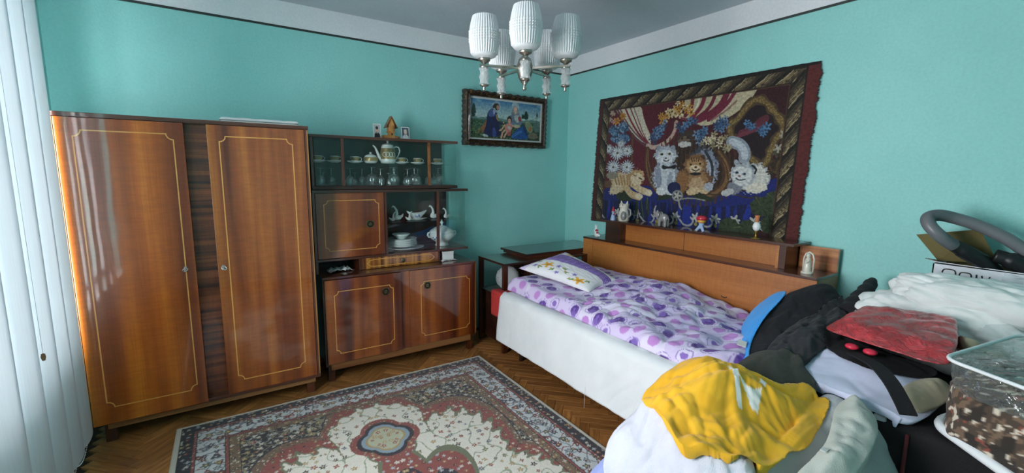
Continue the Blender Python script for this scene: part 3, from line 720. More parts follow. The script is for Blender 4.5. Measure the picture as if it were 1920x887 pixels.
# on top of the vitrine: wooden house, two portrait prints
x, y, z = -1.93, -.2, 1.712
t = thing('wooden_birdhouse', 'little wooden chalet birdhouse on top of the vitrine', 'ornament', (x, y, z))
ob('base_block', MB().bbox(x-.062, x+.028, y-.025, y+.03, z, z+.028, .002), 'pale_wood', t)
ob('front_log', MB().tube([(x+.03, y-.012, z+.013), (x+.062, y-.012, z+.013)], .0125, 12), 'plywood', t, smooth=True)
lw_ = ob('lower_storey', MB().bbox(x-.020, x+.022, y-.018, y+.02, z+.028, z+.052, .001), 'pale_wood', t)
ob('door_hole', MB().box(x-.002, x+.010, y-.0188, y-.017, z+.030, z+.044), 'back_wood', lw_)
ob('gallery_board', MB().bbox(x-.028, x+.030, y-.026, y+.026, z+.052, z+.058, .001), 'pale_wood', t)
ob('upper_storey', MB().prism([(x-.022, z+.058), (x+.024, z+.058), (x+.024, z+.105), (x+.001, z+.158), (x-.022, z+.105)], 1, y-.02, y+.022), 'pale_wood', t)
for k in range(4): ob('log_course', MB().tube([(x-.022, y-.021, z+.066+k*.011), (x+.024, y-.021, z+.066+k*.011)], .0045, 8), 'pale_wood', t, smooth=True)
for s in (-1, 1): ob('roof_board', MB().prism([(x+.001, z+.172), (x+.001+s*.046, z+.086), (x+.001+s*.042, z+.082), (x+.001-s*.0, z+.162)], 1, y-.03, y+.03), 'rail_wood', t)
painted('print_ink', .35, coat=.3, bscale=0)
def photo_print(label, x, y, z, w, h, kind):
    nx, ny = 30, 44; u, v = np.meshgrid(np.linspace(0, 1, nx), np.linspace(0, 1, ny)); uf, vf = u.ravel(), v.ravel()
    p = Paint(uf, vf, srgb('#d8dad8'))
    inn = (uf > .1) & (uf < .9) & (vf > .08) & (vf < .94); p.put(inn, srgb('#a9b2b4') if kind == 0 else srgb('#4a5664'))
    cl = srgb('#15161a') if kind == 0 else srgb('#d5d8da')
    p.poly([(.12, .08), (.88, .08), (.84, .30), (.62, .42), (.38, .42), (.16, .30)], cl)
    p.disc((.5, .60), .17, srgb('#c8a890') if kind == 0 else srgb('#d8c4b4'), .17)
    p.poly([(.44, .38), (.56, .38), (.56, .5), (.44, .5)], srgb('#c0a08a'))
    p.disc((.5, .72), .18, srgb('#1c1815') if kind == 0 else srgb('#cfc6b8'), .10)
    if kind == 0: p.poly([(.45, .42), (.55, .42), (.5, .28)], srgb('#d8d8d8'))
    else: p.poly([(.40, .42), (.44, .42), (.52, .26), (.48, .26)], srgb('#55606a'))
    V = np.stack([x+(uf-.5)*w, y+.012*vf*h/.1, z+vf*h], -1)
    t = thing('photo_print', label, 'photo', (x, y, z))
    o = mesh_obj('print', V, grid_quads(nx, ny), 'print_ink', t); set_col(o, p.c)
    V2 = V[[0, nx-1, nx*ny-1, nx*(ny-1)]]+np.array([0, .0012, 0]); mesh_obj('card', np.vstack([V2, V2+np.array([0, .001, 0])]), [(3,2,1,0),(4,5,6,7),(0,1,5,4),(1,2,6,5),(2,3,7,6),(3,0,4,7)], 'paper_white', t)
photo_print('small portrait photo of a person in a dark suit, left of the birdhouse', -2.035, -.21, 1.712, .058, .110, 0)
photo_print('small portrait photo of a person in a white blouse, right of the birdhouse', -1.812, -.20, 1.712, .066, .100, 1)

# ================================================================= chandelier
m, nt, b = new_mat('ribbed_opal_glass'); out = nt.nodes['Material Output']
b.inputs['Base Color'].default_value = (.70, .74, .75, 1); b.inputs['Roughness'].default_value = .22; b.inputs['Coat Weight'].default_value = .5; b.inputs['Coat Roughness'].default_value = .08
tl = nd(nt, 'ShaderNodeBsdfTranslucent'); tl.inputs['Color'].default_value = (.86, .9, .9, 1); mx = nd(nt, 'ShaderNodeMixShader'); mx.inputs['Fac'].default_value = .28
lk(nt, b.outputs[0], mx.inputs[1]); lk(nt, tl.outputs[0], mx.inputs[2]); lk(nt, mx.outputs[0], out.inputs['Surface']); MATS['ribbed_opal_glass'] = m
clearmat('crystal', (.92, .95, .95), .25, .05, 160, .9, .8, frost=.30)
HX, HY, HZ, AR = -1.752, -1.712, 1.978, .205
ch = thing('chandelier', 'five-arm nickel chandelier with ribbed white glass shades under the ceiling', 'chandelier', (HX, HY, HZ-.12))
ob('rod', MB().tube([(HX, HY, HZ), (HX, HY, RH-.03)], .006, 10), 'nickel', ch, smooth=True)
ob('ceiling_cup', MB().lathe([(.012, RH-.09), (.045, RH-.03), (.05, RH), (0, RH)], (HX, HY, 0), 24), 'nickel', ch, smooth=True)
ob('hub', MB().lathe([(0, -.105), (.008, -.102), (.011, -.092), (.006, -.082), (.012, -.072), (.030, -.045), (.040, -.012), (.040, .012), (.030, .045), (.012, .06), (.006, .07)], (HX, HY, HZ), 28), 'nickel', ch, smooth=True)
a0 = math.atan2(-3.5701-HY, -3.0514-HX)
def shade_mb(c):
    n = 216; prof = []; rib = []
    for t in np.linspace(0, 1, 64):
        z = .190*t
        if t < .05: r_ = .022+(.053-.022)*(t/.05)**.7
        elif t < .16: r_ = .053+.011*math.sin((t-.05)/.11*PI/2)
        elif t < .36: r_ = .064+.005*((t-.16)/.2)
        elif t < .66: r_ = .0675
        else: r_ = .0675-.013*((t-.66)/.34)**1.6
        prof.append((r_, z)); rib.append(0 if t < .10 else (.085 if (t < .36 or t > .66) else -1))
    def mod(a, i):
        q = rib[i]
        if q >= 0: return 1+q*abs(math.cos(a*18))-.5*q
        zz = prof[i][1]; return 1+.12*max(0, math.cos(a*36))*abs(math.sin((zz-.068)/.0114*PI))
    mb = MB().lathe(prof, c, n, mod, cap=False)
    return mb
for k in range(5):
    a = a0+k*2*PI/5+.015; ex, ey = HX+AR*math.cos(a), HY+AR*math.sin(a); ux, uy = math.cos(a), math.sin(a); px_, py_ = -uy, ux
    mb = MB(); q = []
    for d, zt in ((.035, .0), (AR+.022, .0)):
        for s, h in ((-.007, -.005), (.007, -.005), (.007, .005), (-.007, .005)): q.append((HX+ux*d+px_*s, HY+uy*d+py_*s, HZ+h))
    mb.add(q, [(0,1,2,3),(7,6,5,4),(0,4,5,1),(1,5,6,2),(2,6,7,3),(3,7,4,0)])
    arm = ob('arm', mb, 'nickel', ch)
    ob('shade_cup', MB().lathe([(.010, .004), (.012, .012), (.028, .020), (.030, .030), (.024, .034), (0, .034)], (ex, ey, HZ), 24), 'nickel', arm, smooth=True)
    sh = ob('glass_shade', shade_mb((ex, ey, HZ+.030)), 'ribbed_opal_glass', arm, smooth=True)
    ob('collar', MB().lathe([(.018, -.014), (.021, -.010), (.021, -.006), (.012, -.004)], (ex, ey, HZ), 20), 'nickel', arm, smooth=True)
    cr = [(.018, -.014-.075*t+0) for t in np.linspace(0, 1, 16)]
    mbc = MB().lathe([(.0215+.003*math.cos(6.28*2*(i/15)), z) for i, (r_, z) in enumerate(cr)], (ex, ey, HZ), 24, lambda a_, i: 1+.10*math.sin(a_*6+i*1.3)*math.cos(i*1.9+a_*3))
    ob('crystal_sleeve', mbc, 'crystal', arm)
    ob('sleeve_core', MB().tube([(ex, ey, HZ), (ex, ey, HZ-.09)], .004, 8), 'nickel', arm, smooth=True)
    ob('finial', MB().lathe([(.012, -.089), (.021, -.091), (.021, -.095), (.008, -.099), (.0065, -.106), (.008, -.111), (.006, -.117), (0, -.119)], (ex, ey, HZ), 18), 'nickel', arm, smooth=True)
# ================================================================= framed print on the back wall
HP = np.array([[9.645621e-04, 0, -1.032081e-01], [1.474590e-04, -1.814729e-03, 1.254532], [-5.777043e-05, -6.478147e-05, 1]])
HT = np.array([[3.320687e-03, 9.208212e-05, .1804967951], [8.967850e-04, -2.220780e-03, 2.629588509], [5.946403e-04, -5.033506e-05, 1]])
def hm(Hm, pts):
    o = []
    for x, y in pts:
        a = Hm @ np.array([x, y, 1.0]); o.append((float(a[0]/a[2]), float(a[1]/a[2])))
    return o
painted('picture_ink', .5, coat=.15, bscale=0)
m, nt, b = new_mat('carved_frame'); vec = coords(nt); f = noise(nt, vec, 45, 4, .6)
r = ramp(nt, [(.40, srgb('#1d120d')), (.55, srgb('#3a2718')), (.72, srgb('#8a6a3a'))]); lk(nt, f, r.inputs['Fac']); lk(nt, r.outputs['Color'], b.inputs['Base Color'])
b.inputs['Roughness'].default_value = .4; b.inputs['Coat Weight'].default_value = .3; bump(nt, b, noise(nt, vec, 60, 4), .9, .01); MATS['carved_frame'] = m
pic = thing('framed_picture', 'framed religious print of a seated family, hung on the back wall', 'picture', (-.735, -.03, 1.73))
PX0, PX1, PZ0, PZ1 = -1.165, -.385, 1.772, 2.122     # print
nx, ny = 300, 140; u, v = np.meshgrid(np.linspace(0, 1, nx), np.linspace(0, 1, ny)); uf, vf = u.ravel(), v.ravel()
p = Paint(uf*2.2, vf, srgb('#2a6aa0'))
AS = 2.2
def C(pts): return [(a*AS, b2) for a, b2 in hm(HP, pts)]
def C1(x, y): return C([(x, y)])[0]
sky = np.clip((vf-.55)/.45, 0, 1)[:, None]
p.c = np.array(srgb('#a9c4bd'))*(1-sky)+np.array(srgb('#2a6f9e'))*sky
cl_ = fbm(uf*6, vf*5, 3); p.put((cl_ > .22) & (vf > .6), srgb('#8fb4bc'), .35)
hills = .55+.05*gnoise(uf*5, uf*0, 2)+.02*gnoise(uf*20, uf*0, 5); p.put(vf < hills, srgb('#5d7f78'))
p.put(vf < hills-.06-.03*gnoise(uf*9, uf*0, 8), srgb('#3a5a48')); gtex = fbm(uf*45, vf*22, 6)
p.put((vf < hills-.1) & (gtex > .1), srgb('#24402c')); p.put((vf < hills-.12) & (gtex < -.28), srgb('#6a8a5a'))
p.put((vf < .18) & (gtex > -.1), srgb('#2a3a22')); p.put((vf < .3) & (uf < .28) & (gtex > .3), srgb('#6a7a3e'))
for (x, y0, y1, w_) in ((155, 200, 420, 34), (805, 380, 460, 22), (850, 330, 470, 34), (1000, 360, 440, 12)):
    p.spoly(C([(x, y0), (x+w_, (y0+2*y1)/3), (x+w_*.7, y1), (x-w_*.7, y1), (x-w_, (y0+2*y1)/3)]), srgb('#1e3830'))
p.spoly(C([(160, 360), (215, 400), (250, 385), (300, 370), (270, 420), (210, 440), (180, 410)]), srgb('#9fb4b8'))
p.stroke(C([(940, 480), (980, 450), (1035, 440)]), .03, srgb('#8ea39c')); p.spoly(C([(930, 540), (1000, 500), (1035, 520), (1020, 640), (960, 660)]), srgb('#55706a'))
p.spoly(C([(820, 520), (870, 480), (930, 540), (940, 640), (880, 660)]), srgb('#7d8a6c')); p.disc(C1(900, 600), .05, srgb('#a06a3a'), .06)
p.spoly(C([(860, 660), (960, 640), (1010, 700), (990, 740), (870, 730)]), srgb('#6d6a58'))
# kneeling bearded figure in dark blue with brown mantle
p.spoly(C([(265, 640), (250, 600), (300, 500), (330, 450), (300, 620)]), srgb('#8a5a38')); p.stroke(C([(210, 640), (250, 570), (300, 520)]), .03, srgb('#8a5a38'))
p.spoly(C([(330, 400), (350, 340), (400, 310), (450, 340), (470, 420), (480, 500), (500, 600), (510, 690), (400, 700), (270, 650), (310, 560), (325, 470)]), srgb('#20264e'))
p.spoly(C([(345, 350), (400, 315), (430, 350), (440, 420), (350, 430)]), srgb('#465a8c'))
p.spoly(C([(400, 560), (440, 580), (450, 690), (400, 695)]), srgb('#3a4c8a'))
p.spoly(C([(440, 470), (520, 510), (550, 500), (545, 530), (480, 535)]), srgb('#242a50'))
p.stroke(C([(450, 400), (460, 450), (480, 480)]), .035, srgb('#b08a50')); p.disc(C1(545, 507), .02, srgb('#c9a084'))
p.disc(C1(455, 290), .125, srgb('#bcd0cc'), .15, a=.35)
p.spoly(C([(405, 320), (400, 280), (430, 245), (475, 245), (495, 290), (485, 340), (450, 345), (425, 300)]), srgb('#3a2a20')); p.spoly(C([(450, 270), (488, 275), (490, 305), (478, 335), (455, 325)]), srgb('#b88c70'))
p.spoly(C([(405, 330), (440, 335), (435, 390), (410, 400)]), srgb('#8a98b8'))
# seated mother: pale veil, blue mantle
p.disc(C1(705, 300), .12, srgb('#d0dcd4'), .15, a=.4)
p.spoly(C([(640, 400), (660, 330), (690, 285), (725, 285), (750, 340), (770, 410), (720, 420), (690, 400)]), srgb('#7f8a90'))
p.spoly(C([(610, 420), (660, 395), (760, 400), (790, 470), (780, 560), (700, 580), (640, 520)]), srgb('#68788a'))
p.spoly(C([(680, 420), (740, 400), (770, 440), (740, 520), (700, 490)]), srgb('#a9b0ac')); p.spoly(C([(735, 430), (775, 420), (790, 490), (750, 500)]), srgb('#8e3a38'))
p.disc(C1(706, 325), .055, srgb('#d2ab92'), .068); p.spoly(C([(690, 340), (725, 340), (722, 395), (695, 395)]), srgb('#cda48c'))
p.spoly(C([(640, 690), (700, 620), (760, 570), (810, 560), (850, 650), (885, 735), (760, 735), (650, 720)]), srgb('#24508c'))
p.spoly(C([(640, 690), (700, 640), (780, 610), (800, 640), (700, 690), (660, 715)]), srgb('#3a6aa8')); p.spoly(C([(790, 530), (830, 560), (880, 700), (840, 690)]), srgb('#1c3a66'))
p.spoly(C([(670, 530), (760, 540), (770, 580), (690, 560)]), srgb('#9fae8c'))
# child in pink
p.disc(C1(623, 468), .075, srgb('#2a1e1a'), .09); p.disc(C1(622, 485), .048, srgb('#cf9f86'), .06)
p.spoly(C([(570, 530), (620, 505), (670, 535), (650, 620), (600, 660), (560, 600)]), srgb('#c08078')); p.spoly(C([(590, 540), (640, 560), (640, 610), (610, 600)]), srgb('#b4b2b0'))
p.stroke(C([(560, 540), (520, 600), (495, 610)]), .035, srgb('#cf9f86')); p.stroke(C([(660, 545), (700, 570), (750, 570)]), .03, srgb('#cf9f86'))
p.stroke(C([(560, 610), (530, 640), (515, 705)]), .045, srgb('#cf9f86')); p.stroke(C([(600, 620), (580, 650), (550, 700)]), .045, srgb('#c89880')); p.spoly(C([(590, 640), (650, 620), (640, 680), (600, 690)]), srgb('#a85a58'))
p.spoly(C([(260, 650), (330, 660), (350, 690), (290, 690)]), srgb('#aebcc0'))
p.c = np.clip(p.c*(1+.45*fbm(p.x*14, p.y*16, 41, 3)+.25*gnoise(p.x*40, p.y*40, 44))[:, None], .002, 1)
V = np.stack([PX0+uf*(PX1-PX0), np.full_like(uf, -.034)-.012*vf, PZ0+vf*(PZ1-PZ0)], -1)
o = mesh_obj('printed_image', V, grid_quads(nx, ny), 'picture_ink', pic); set_col(o, p.c)
def frame_ring(x0, x1, z0, z1, wd, y0, y1, jag=0, seg=40, prof=None):
    """mitred rectangular moulding; prof = list of (offset from inner edge, depth)"""
    mb = MB(); corners = [(x0, z0, -1, -1), (x1, z0, 1, -1), (x1, z1, 1, 1), (x0, z1, -1, 1)]; prof = prof or [(0, 0), (0, 1), (.3, .75), (.6, 1.0), (1, .8), (1, 0)]
    rings = []
    for a in range(4):
        cx, cz, sx, sz = corners[a]; nx_, nz_, tx, tz = corners[(a+1) % 4]
        for i in range(seg):
            t = i/seg; k = 1+(jag*math.sin(i*PI/2.0) if 1 < i < seg-1 else 0)
            rings.append([(cx+(nx_-cx)*t+(sx+(tx-sx)*t)*wd*q*(k if q > .9 else 1), y1+(y0-y1)*d-.012*((cz+(nz_-cz)*t-z0)/(z1-z0)), cz+(nz_-cz)*t+(sz+(tz-sz)*t)*wd*q*(k if q > .9 else 1)) for q, d in prof])
    n = len(prof); mb.v = [p_ for r_ in rings for p_ in r_]; N = len(rings)
    mb.f = [(i*n+k, ((i+1) % N)*n+k, ((i+1) % N)*n+k+1, i*n+k+1) for i in range(N) for k in range(n-1)]
    return mb
ob('inner_slip', frame_ring(PX0+.006, PX1-.006, PZ0+.006, PZ1-.006, .018, -.038, -.030, 0, 2, [(0, 0), (0, 1), (1, 1), (1, 0)]), 'paper_white', pic)
ob('carved_frame', frame_ring(PX0-.010, PX1+.010, PZ0-.010, PZ1+.010, .052, -.062, -.004, .10, 44), 'carved_frame', pic, smooth=True, auto=40)
ob('backing', MB().box(PX0-.03, PX1+.03, -.028, -.012, PZ0-.03, PZ1+.03), 'back_wood', pic)

# ================================================================= plush tapestry on the right wall
painted('tapestry_pile', .9, .35, 260, .5, pores=.35)
S0, S1, T0, T1 = .420, 2.300, 1.020, 2.160
nx, ny = 560, 350; u, v = np.meshgrid(np.linspace(0, 1, nx), np.linspace(0, 1, ny)); uf, vf = u.ravel(), v.ravel()
# the cloth hangs a little out of true: corner positions
c00, c10, c11, c01 = (.405, 1.012), (2.268, 1.045), (2.302, 2.148), (.470, 2.158)
sx = (c00[0]*(1-uf)+c10[0]*uf)*(1-vf)+(c01[0]*(1-uf)+c11[0]*uf)*vf; sz = (c00[1]*(1-uf)+c10[1]*uf)*(1-vf)+(c01[1]*(1-uf)+c11[1]*uf)*vf
edge_r = np.clip((uf-.985)/.015, 0, 1); edge_l = np.clip((.015-uf)/.015, 0, 1)
sx = sx+edge_r*(.012*gnoise(sz*45, sz*0, 3)+.010*gnoise(sz*14, sz*0, 7)-.01*np.sin((sz-1.02)*2.4)*0)-edge_l*(.010*gnoise(sz*45, sz*0, 13)+.008*gnoise(sz*14, sz*0, 17))
sz = sz+np.clip((vf-.985)/.015, 0, 1)*.004*gnoise(sx*20, sx*0, 9)
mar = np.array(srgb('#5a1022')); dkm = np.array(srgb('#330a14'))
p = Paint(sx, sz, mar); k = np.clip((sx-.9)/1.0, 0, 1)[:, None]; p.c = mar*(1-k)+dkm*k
def T(pts): return hm(HT, pts)
def T1_(x, y): return hm(HT, [(x, y)])[0]
def KK(x, y):
    a, b2, c2 = T1_(x, y), T1_(x+4, y), T1_(x, y+4); return math.hypot(b2[0]-a[0], b2[1]-a[1])/4, math.hypot(c2[0]-a[0], c2[1]-a[1])/4
K = 1/420.0  # metres per drawing unit near the middle
def disc(x, y, rx, ry, col, rot=0, fuzz=0, seed=0, a=1.0):
    k1, k2 = KK(x, y); return p.disc(T1_(x, y), rx*k1, srgb(col), ry*k2, rot, a, fuzz, seed)
def poly(pts, col, a=1.0): return p.spoly(T(pts), srgb(col), a)
def line(pts, w_, col, a=1.0): return p.stroke(smooth_poly(T(pts), 2, False), w_*K, srgb(col), a=a)
# striped drapes
m = poly([(150, 238), (270, 222), (282, 300), (325, 395), (300, 420), (255, 395), (205, 330), (175, 285)], '#c9c2ac')
d_ = (sx-T1_(160, 240)[0])*1.0+.35*(T1_(160, 240)[1]-sz)
for off, w_, col in ((.035, .018, '#6a4a50'), (.095, .022, '#7a1c34'), (.15, .014, '#6a1830'), (.19, .012, '#8a5a64')):
    line([(155+off*410*1.0, 235-off*30), (190+off*380, 310), (245+off*200, 370), (300+off*60, 412)], w_*410*.8, col)
line([(160, 240), (190, 310), (245, 385), (300, 420)], 9, '#5a3a44')
m = poly([(468, 190), (640, 166), (802, 144), (775, 195), (725, 248), (655, 296), (600, 318), (545, 330), (505, 308), (455, 300), (438, 283), (490, 268), (468, 250)], '#bdb493')
for pts, w_, col in (([(505, 190), (498, 250), (470, 280)], 13, '#6a1a30'), ([(560, 180), (545, 240), (500, 290)], 14, '#7a1e38'), ([(610, 172), (580, 250), (510, 300)], 12, '#6a1a30'), ([(665, 165), (630, 240), (540, 300), (500, 300)], 20, '#6e1c34'), ([(700, 162), (655, 235), (575, 300)], 12, '#741e38'), ([(535, 200), (525, 240), (505, 262)], 6, '#e0d8c0'), ([(590, 300), (650, 262), (700, 215)], 6, '#8a6a60'), ([(440, 288), (480, 300), (530, 305)], 7, '#7a2c40')): line(pts, w_, col)
line([(430, 312), (425, 350), (395, 395), (335, 428), (300, 415)], 15, '#b8a090'); line([(437, 312), (432, 352), (400, 402), (340, 436)], 4, '#7a1c34')
# wall post, frame of the looking-glass
line([(232, 365), (228, 500)], 9, '#5a4228'); disc(228, 430, 14, 8, '#4a2018')
mir = [(790, 198), (835, 222), (858, 250), (880, 275), (905, 312), (912, 350), (880, 380), (858, 420), (838, 480), (815, 520), (760, 470), (690, 400), (668, 350), (672, 315), (712, 290), (742, 245)]
poly(mir, '#1c0a12'); 
poly([(700, 350), (760, 330), (800, 290), (840, 270), (850, 300), (800, 345), (720, 380)], '#5c2430'); line([(690, 380), (760, 350), (820, 330)], 12, '#6a2c3a')
Pm = smooth_poly(T(mir)); dm = linedist(sx, sz, Pm, True); wob = .030+.007*np.sin(np.arctan2(sz-1.62, sx-1.72)*28)
p.put(dm < wob, srgb('#4a3a20')); p.put(dm < wob*.55, srgb('#6c5730')); p.put((dm < wob*.5) & (gnoise(sx*90, sz*90, 4) > .12), srgb('#8f7a48'))
# table in blue velvet
poly([(88, 602), (200, 600), (300, 590), (480, 640), (700, 640), (860, 560), (915, 560), (890, 790), (80, 770)], '#10206c')
m = inpoly(sx, sz, T([(90, 660), (300, 665), (480, 680), (640, 690), (900, 660), (890, 800), (70, 775)])); stripes = gnoise(sx*26, sz*2, 6)
p.put(m, srgb('#0b1446')); p.put(m & (stripes > .12), srgb('#132a86')); p.put(m & (stripes < -.25), srgb('#080c28'))
for k in range(9):
    cx = 130+k*88; cy = 722+k*6
    line([(cx-38, cy), (cx-20, cy+26), (cx+8, cy+30), (cx+26, cy+8), (cx+12, cy-8)], 6, '#a3a6a4'); line([(cx+22, cy-8), (cx+40, cy-22), (cx+46, cy+4)], 5, '#8d93a0')
    p.flower(T1_(cx+34, cy-8), 17*K, srgb('#b9bab2'), 5); disc(cx+34, cy+22, 7, 9, '#8f8a4a')
# basket
disc(500, 520, 178, 122, '#2a1a10'); p.put((np.hypot((sx-T1_(500, 520)[0])/(178*K), (sz-T1_(500, 520)[1])/(122*K)) < 1) & (np.sin(sx*160+3*gnoise(sx*20, sz*20, 3)) > .5), srgb('#46301c'))
for pts, w_ in (([(300, 430), (292, 500), (310, 580), (360, 640)], 17), ([(300, 430), (300, 480), (330, 590), (380, 650)], 8), ([(640, 470), (665, 540), (640, 610), (560, 650)], 26), ([(620, 440), (662, 500), (668, 560)], 14)):
    line(pts, w_, '#4c3420'); line(pts, w_*.4, '#7a5a36')
line([(300, 440), (300, 480)], 11, '#6a5030')
# leaves and vines
for x, y, rx, ry, rot in ((395, 640, 60, 12, .3), (540, 645, 60, 12, -.2), (250, 690, 8, 40, 0), (300, 690, 8, 40, .2), (195, 640, 40, 26, 0)): disc(x, y, rx, ry, '#22301a', rot)
line([(540, 620), (600, 640), (680, 630), (760, 655), (790, 640)], 4, '#3c3018'); line([(270, 640), (275, 700), (282, 740)], 4, '#3a5a40'); line([(300, 650), (296, 700)], 4, '#3a5a40')
# cats, furry edges
F_ = .35
disc(545, 510, 66, 92, '#3c424c', .2, F_, 2); disc(560, 515, 55, 85, '#7d8696', .2, F_, 3); disc(575, 540, 30, 62, '#a8b0ba', .1, F_, 4); line([(560, 440), (595, 500), (590, 570)], 9, '#2c323c'); line([(530, 450), (565, 520), (560, 580)], 7, '#59616e')
disc(470, 388, 40, 38, '#3a2f26', 0, F_, 5); disc(462, 395, 26, 20, '#6a5a4a', 0, F_, 6); disc(465, 410, 30, 13, '#c2c2bc', 0, F_, 6); poly([(436, 366), (443, 334), (464, 358)], '#3c2f24'); poly([(478, 356), (496, 334), (504, 370)], '#3c2f24'); disc(455, 383, 5, 5, '#12100c'); disc(480, 380, 5, 5, '#12100c')
disc(380, 555, 60, 75, '#8d97a2', 0, F_, 7); disc(378, 560, 46, 68, '#c4ccd0', 0, F_, 8); disc(350, 560, 14, 44, '#8b96a4', .1, F_, 9); disc(400, 570, 12, 40, '#9aa4b0', -.1, F_, 9); disc(360, 620, 22, 17, '#d8dcda', 0, .2, 3); disc(400, 622, 20, 16, '#d2d7d6', 0, .2, 4)
disc(380, 458, 50, 42, '#a5afb8', 0, F_, 10); disc(380, 466, 38, 32, '#d0d6d8', 0, F_, 11); poly([(340, 440), (344, 408), (368, 424)], '#8b95a0'); poly([(395, 420), (424, 410), (424, 445)], '#8b95a0')
disc(364, 454, 8, 6, '#8a8f5a'); disc(398, 452, 8, 6, '#8a8f5a'); disc(364, 454, 5, 5, '#15181c'); disc(398, 452, 5, 5, '#15181c'); disc(382, 472, 5, 4, '#5a3a3a'); line([(372, 480), (382, 487), (394, 480)], 4, '#4a4a50')
poly([(362, 498), (392, 512), (425, 498), (428, 522), (394, 516), (366, 526)], '#12131a')
disc(505, 568, 82, 52, '#6a4a2c', 0, F_, 12); disc(520, 575, 50, 44, '#97744c', 0, F_, 13); disc(520, 592, 34, 34, '#b79a74', 0, F_, 14); disc(455, 575, 26, 48, '#8a623a', .2, F_, 15)
disc(515, 498, 54, 45, '#7c5a36', 0, F_, 16); disc(512, 508, 40, 34, '#a9845a', 0, F_, 17); disc(514, 520, 26, 18, '#d6c4a2', 0, F_, 18); poly([(470, 480), (470, 448), (498, 466)], '#4a3018'); poly([(532, 462), (560, 452), (560, 486)], '#4a3018')
for q in range(4): line([(496+q*12, 470), (500+q*9, 486)], 4, '#4a3018')
disc(494, 500, 9, 6, '#a58a3c'); disc(536, 497, 9, 6, '#a58a3c'); disc(494, 500, 5, 5, '#1a140a'); disc(536, 497, 5, 5, '#1a140a'); disc(516, 512, 6, 5, '#4a2420'); line([(500, 522), (516, 531), (533, 522)], 4, '#3a2a20'); disc(515, 542, 26, 7, '#17151a')
disc(505, 620, 32, 17, '#cdb68e', .2, .2, 5); disc(556, 616, 26, 16, '#c9b28a', 0, .2, 6); disc(575, 600, 20, 20, '#a9b0b8', 0, .3, 5)
disc(178, 578, 52, 46, '#a2835c', .2, F_, 19); disc(180, 575, 44, 38, '#c9b490', .2, F_, 20); disc(160, 610, 34, 22, '#cdbb98', .4, F_, 21); line([(180, 560), (200, 600), (225, 635), (262, 645)], 26, '#c3aa80'); line([(235, 590), (270, 615), (308, 628)], 24, '#cbb68e'); disc(262, 643, 17, 12, '#ddd0b0'); disc(305, 627, 17, 12, '#ddd0b0')
for q in range(5): line([(150+q*14, 550), (162+q*12, 590)], 5, '#9a7444')
disc(246, 558, 40, 37, '#b08c5e', 0, F_, 22); disc(252, 566, 30, 28, '#d6c6a4', 0, F_, 23); poly([(215, 540), (222, 520), (242, 530)], '#b99868'); poly([(262, 530), (284, 526), (280, 554)], '#c2a478'); line([(262, 560), (274, 566)], 5, '#4a3420'); disc(276, 578, 6, 5, '#7a4a40'); line([(238, 548), (250, 552)], 4, '#7a5a38')
line([(735, 470), (738, 440), (715, 408), (678, 398)], 34, '#8d98a2'); line([(738, 465), (736, 436), (712, 408), (682, 398)], 20, '#b9c2c8')
disc(768, 560, 78, 68, '#a3a8a6', 0, F_, 24); disc(775, 562, 66, 58, '#cfd0c6', 0, F_, 25); disc(690, 605, 36, 30, '#7a808a', .4, F_, 26); disc(660, 625, 30, 16, '#b9bcb8', .3, F_, 27); disc(790, 605, 48, 24, '#d8d5c4', .1, F_, 28)
disc(728, 545, 58, 52, '#a8b0b4', 0, F_, 29); disc(726, 552, 46, 42, '#d2d6d2', 0, F_, 30); poly([(690, 510), (690, 470), (722, 494)], '#98a2aa'); poly([(752, 500), (790, 500), (776, 530)], '#8a929a')
disc(702, 536, 9, 6, '#5a7a94'); disc(736, 543, 9, 6, '#5a7a94'); disc(702, 536, 5, 5, '#141a22'); disc(736, 543, 5, 5, '#141a22'); disc(713, 552, 6, 5, '#8a5a58'); line([(698, 562), (714, 572), (738, 566)], 4, '#4a4a52'); line([(770, 505), (790, 520), (782, 540)], 6, '#23262c')
# spool and ball of wool
disc(418, 606, 30, 28, '#101a4a'); disc(434, 640, 25, 25, '#8d9090'); disc(434, 640, 18, 18, '#3c4044'); p.flower(T1_(434, 640), 16*K, srgb('#b9b9ae'), 5); line([(440, 660), (446, 690), (452, 700)], 6, '#9a9a90'); line([(448, 655), (500, 650), (560, 662)], 4, '#8d9486')
# flowers
def cluster(pts, r_, col, eye, n_=5, jit=16, seed=1):
    rn = random.Random(seed)
    for (x, y) in pts:
        for _ in range(n_):
            c = col[rn.randrange(len(col))]
            p.flower(T1_(x+rn.uniform(-jit, jit), y+rn.uniform(-jit, jit)), r_*rn.uniform(.7, 1.1)*K, srgb(c), 5, srgb(eye) if eye else None, rn.uniform(0, 6))
cluster([(372, 288), (392, 268), (430, 262), (446, 240), (482, 256)], 15, ['#c08a34', '#d8c9a0', '#b9822c', '#cdbb8c'], '#6a4a14', 5, 18, 2)
cluster([(343, 360), (362, 322), (330, 385), (455, 328), (498, 314), (545, 360), (530, 380), (640, 308), (620, 335)], 14, ['#3a5c80', '#56799c', '#2c4868', '#6c8aa8'], '#1c2c44', 6, 17, 3)
cluster([(600, 370), (640, 395), (560, 400), (660, 430), (610, 400)], 12, ['#a39a78', '#c9c0a0', '#8a8466'], '#5a4a24', 4, 18, 4)
cluster([(760, 320), (825, 336), (815, 350)], 13, ['#4f7ba0', '#38597c'], '#1c2c44', 5, 15, 5)
cluster([(185, 280), (163, 308)], 17, ['#c08a2c', '#b47a20'], '#7a4a10', 3, 8, 6); cluster([(143, 275), (140, 305)], 12, ['#b58a90', '#a89a80'], None, 3, 8, 7)
rn_ = random.Random(8)
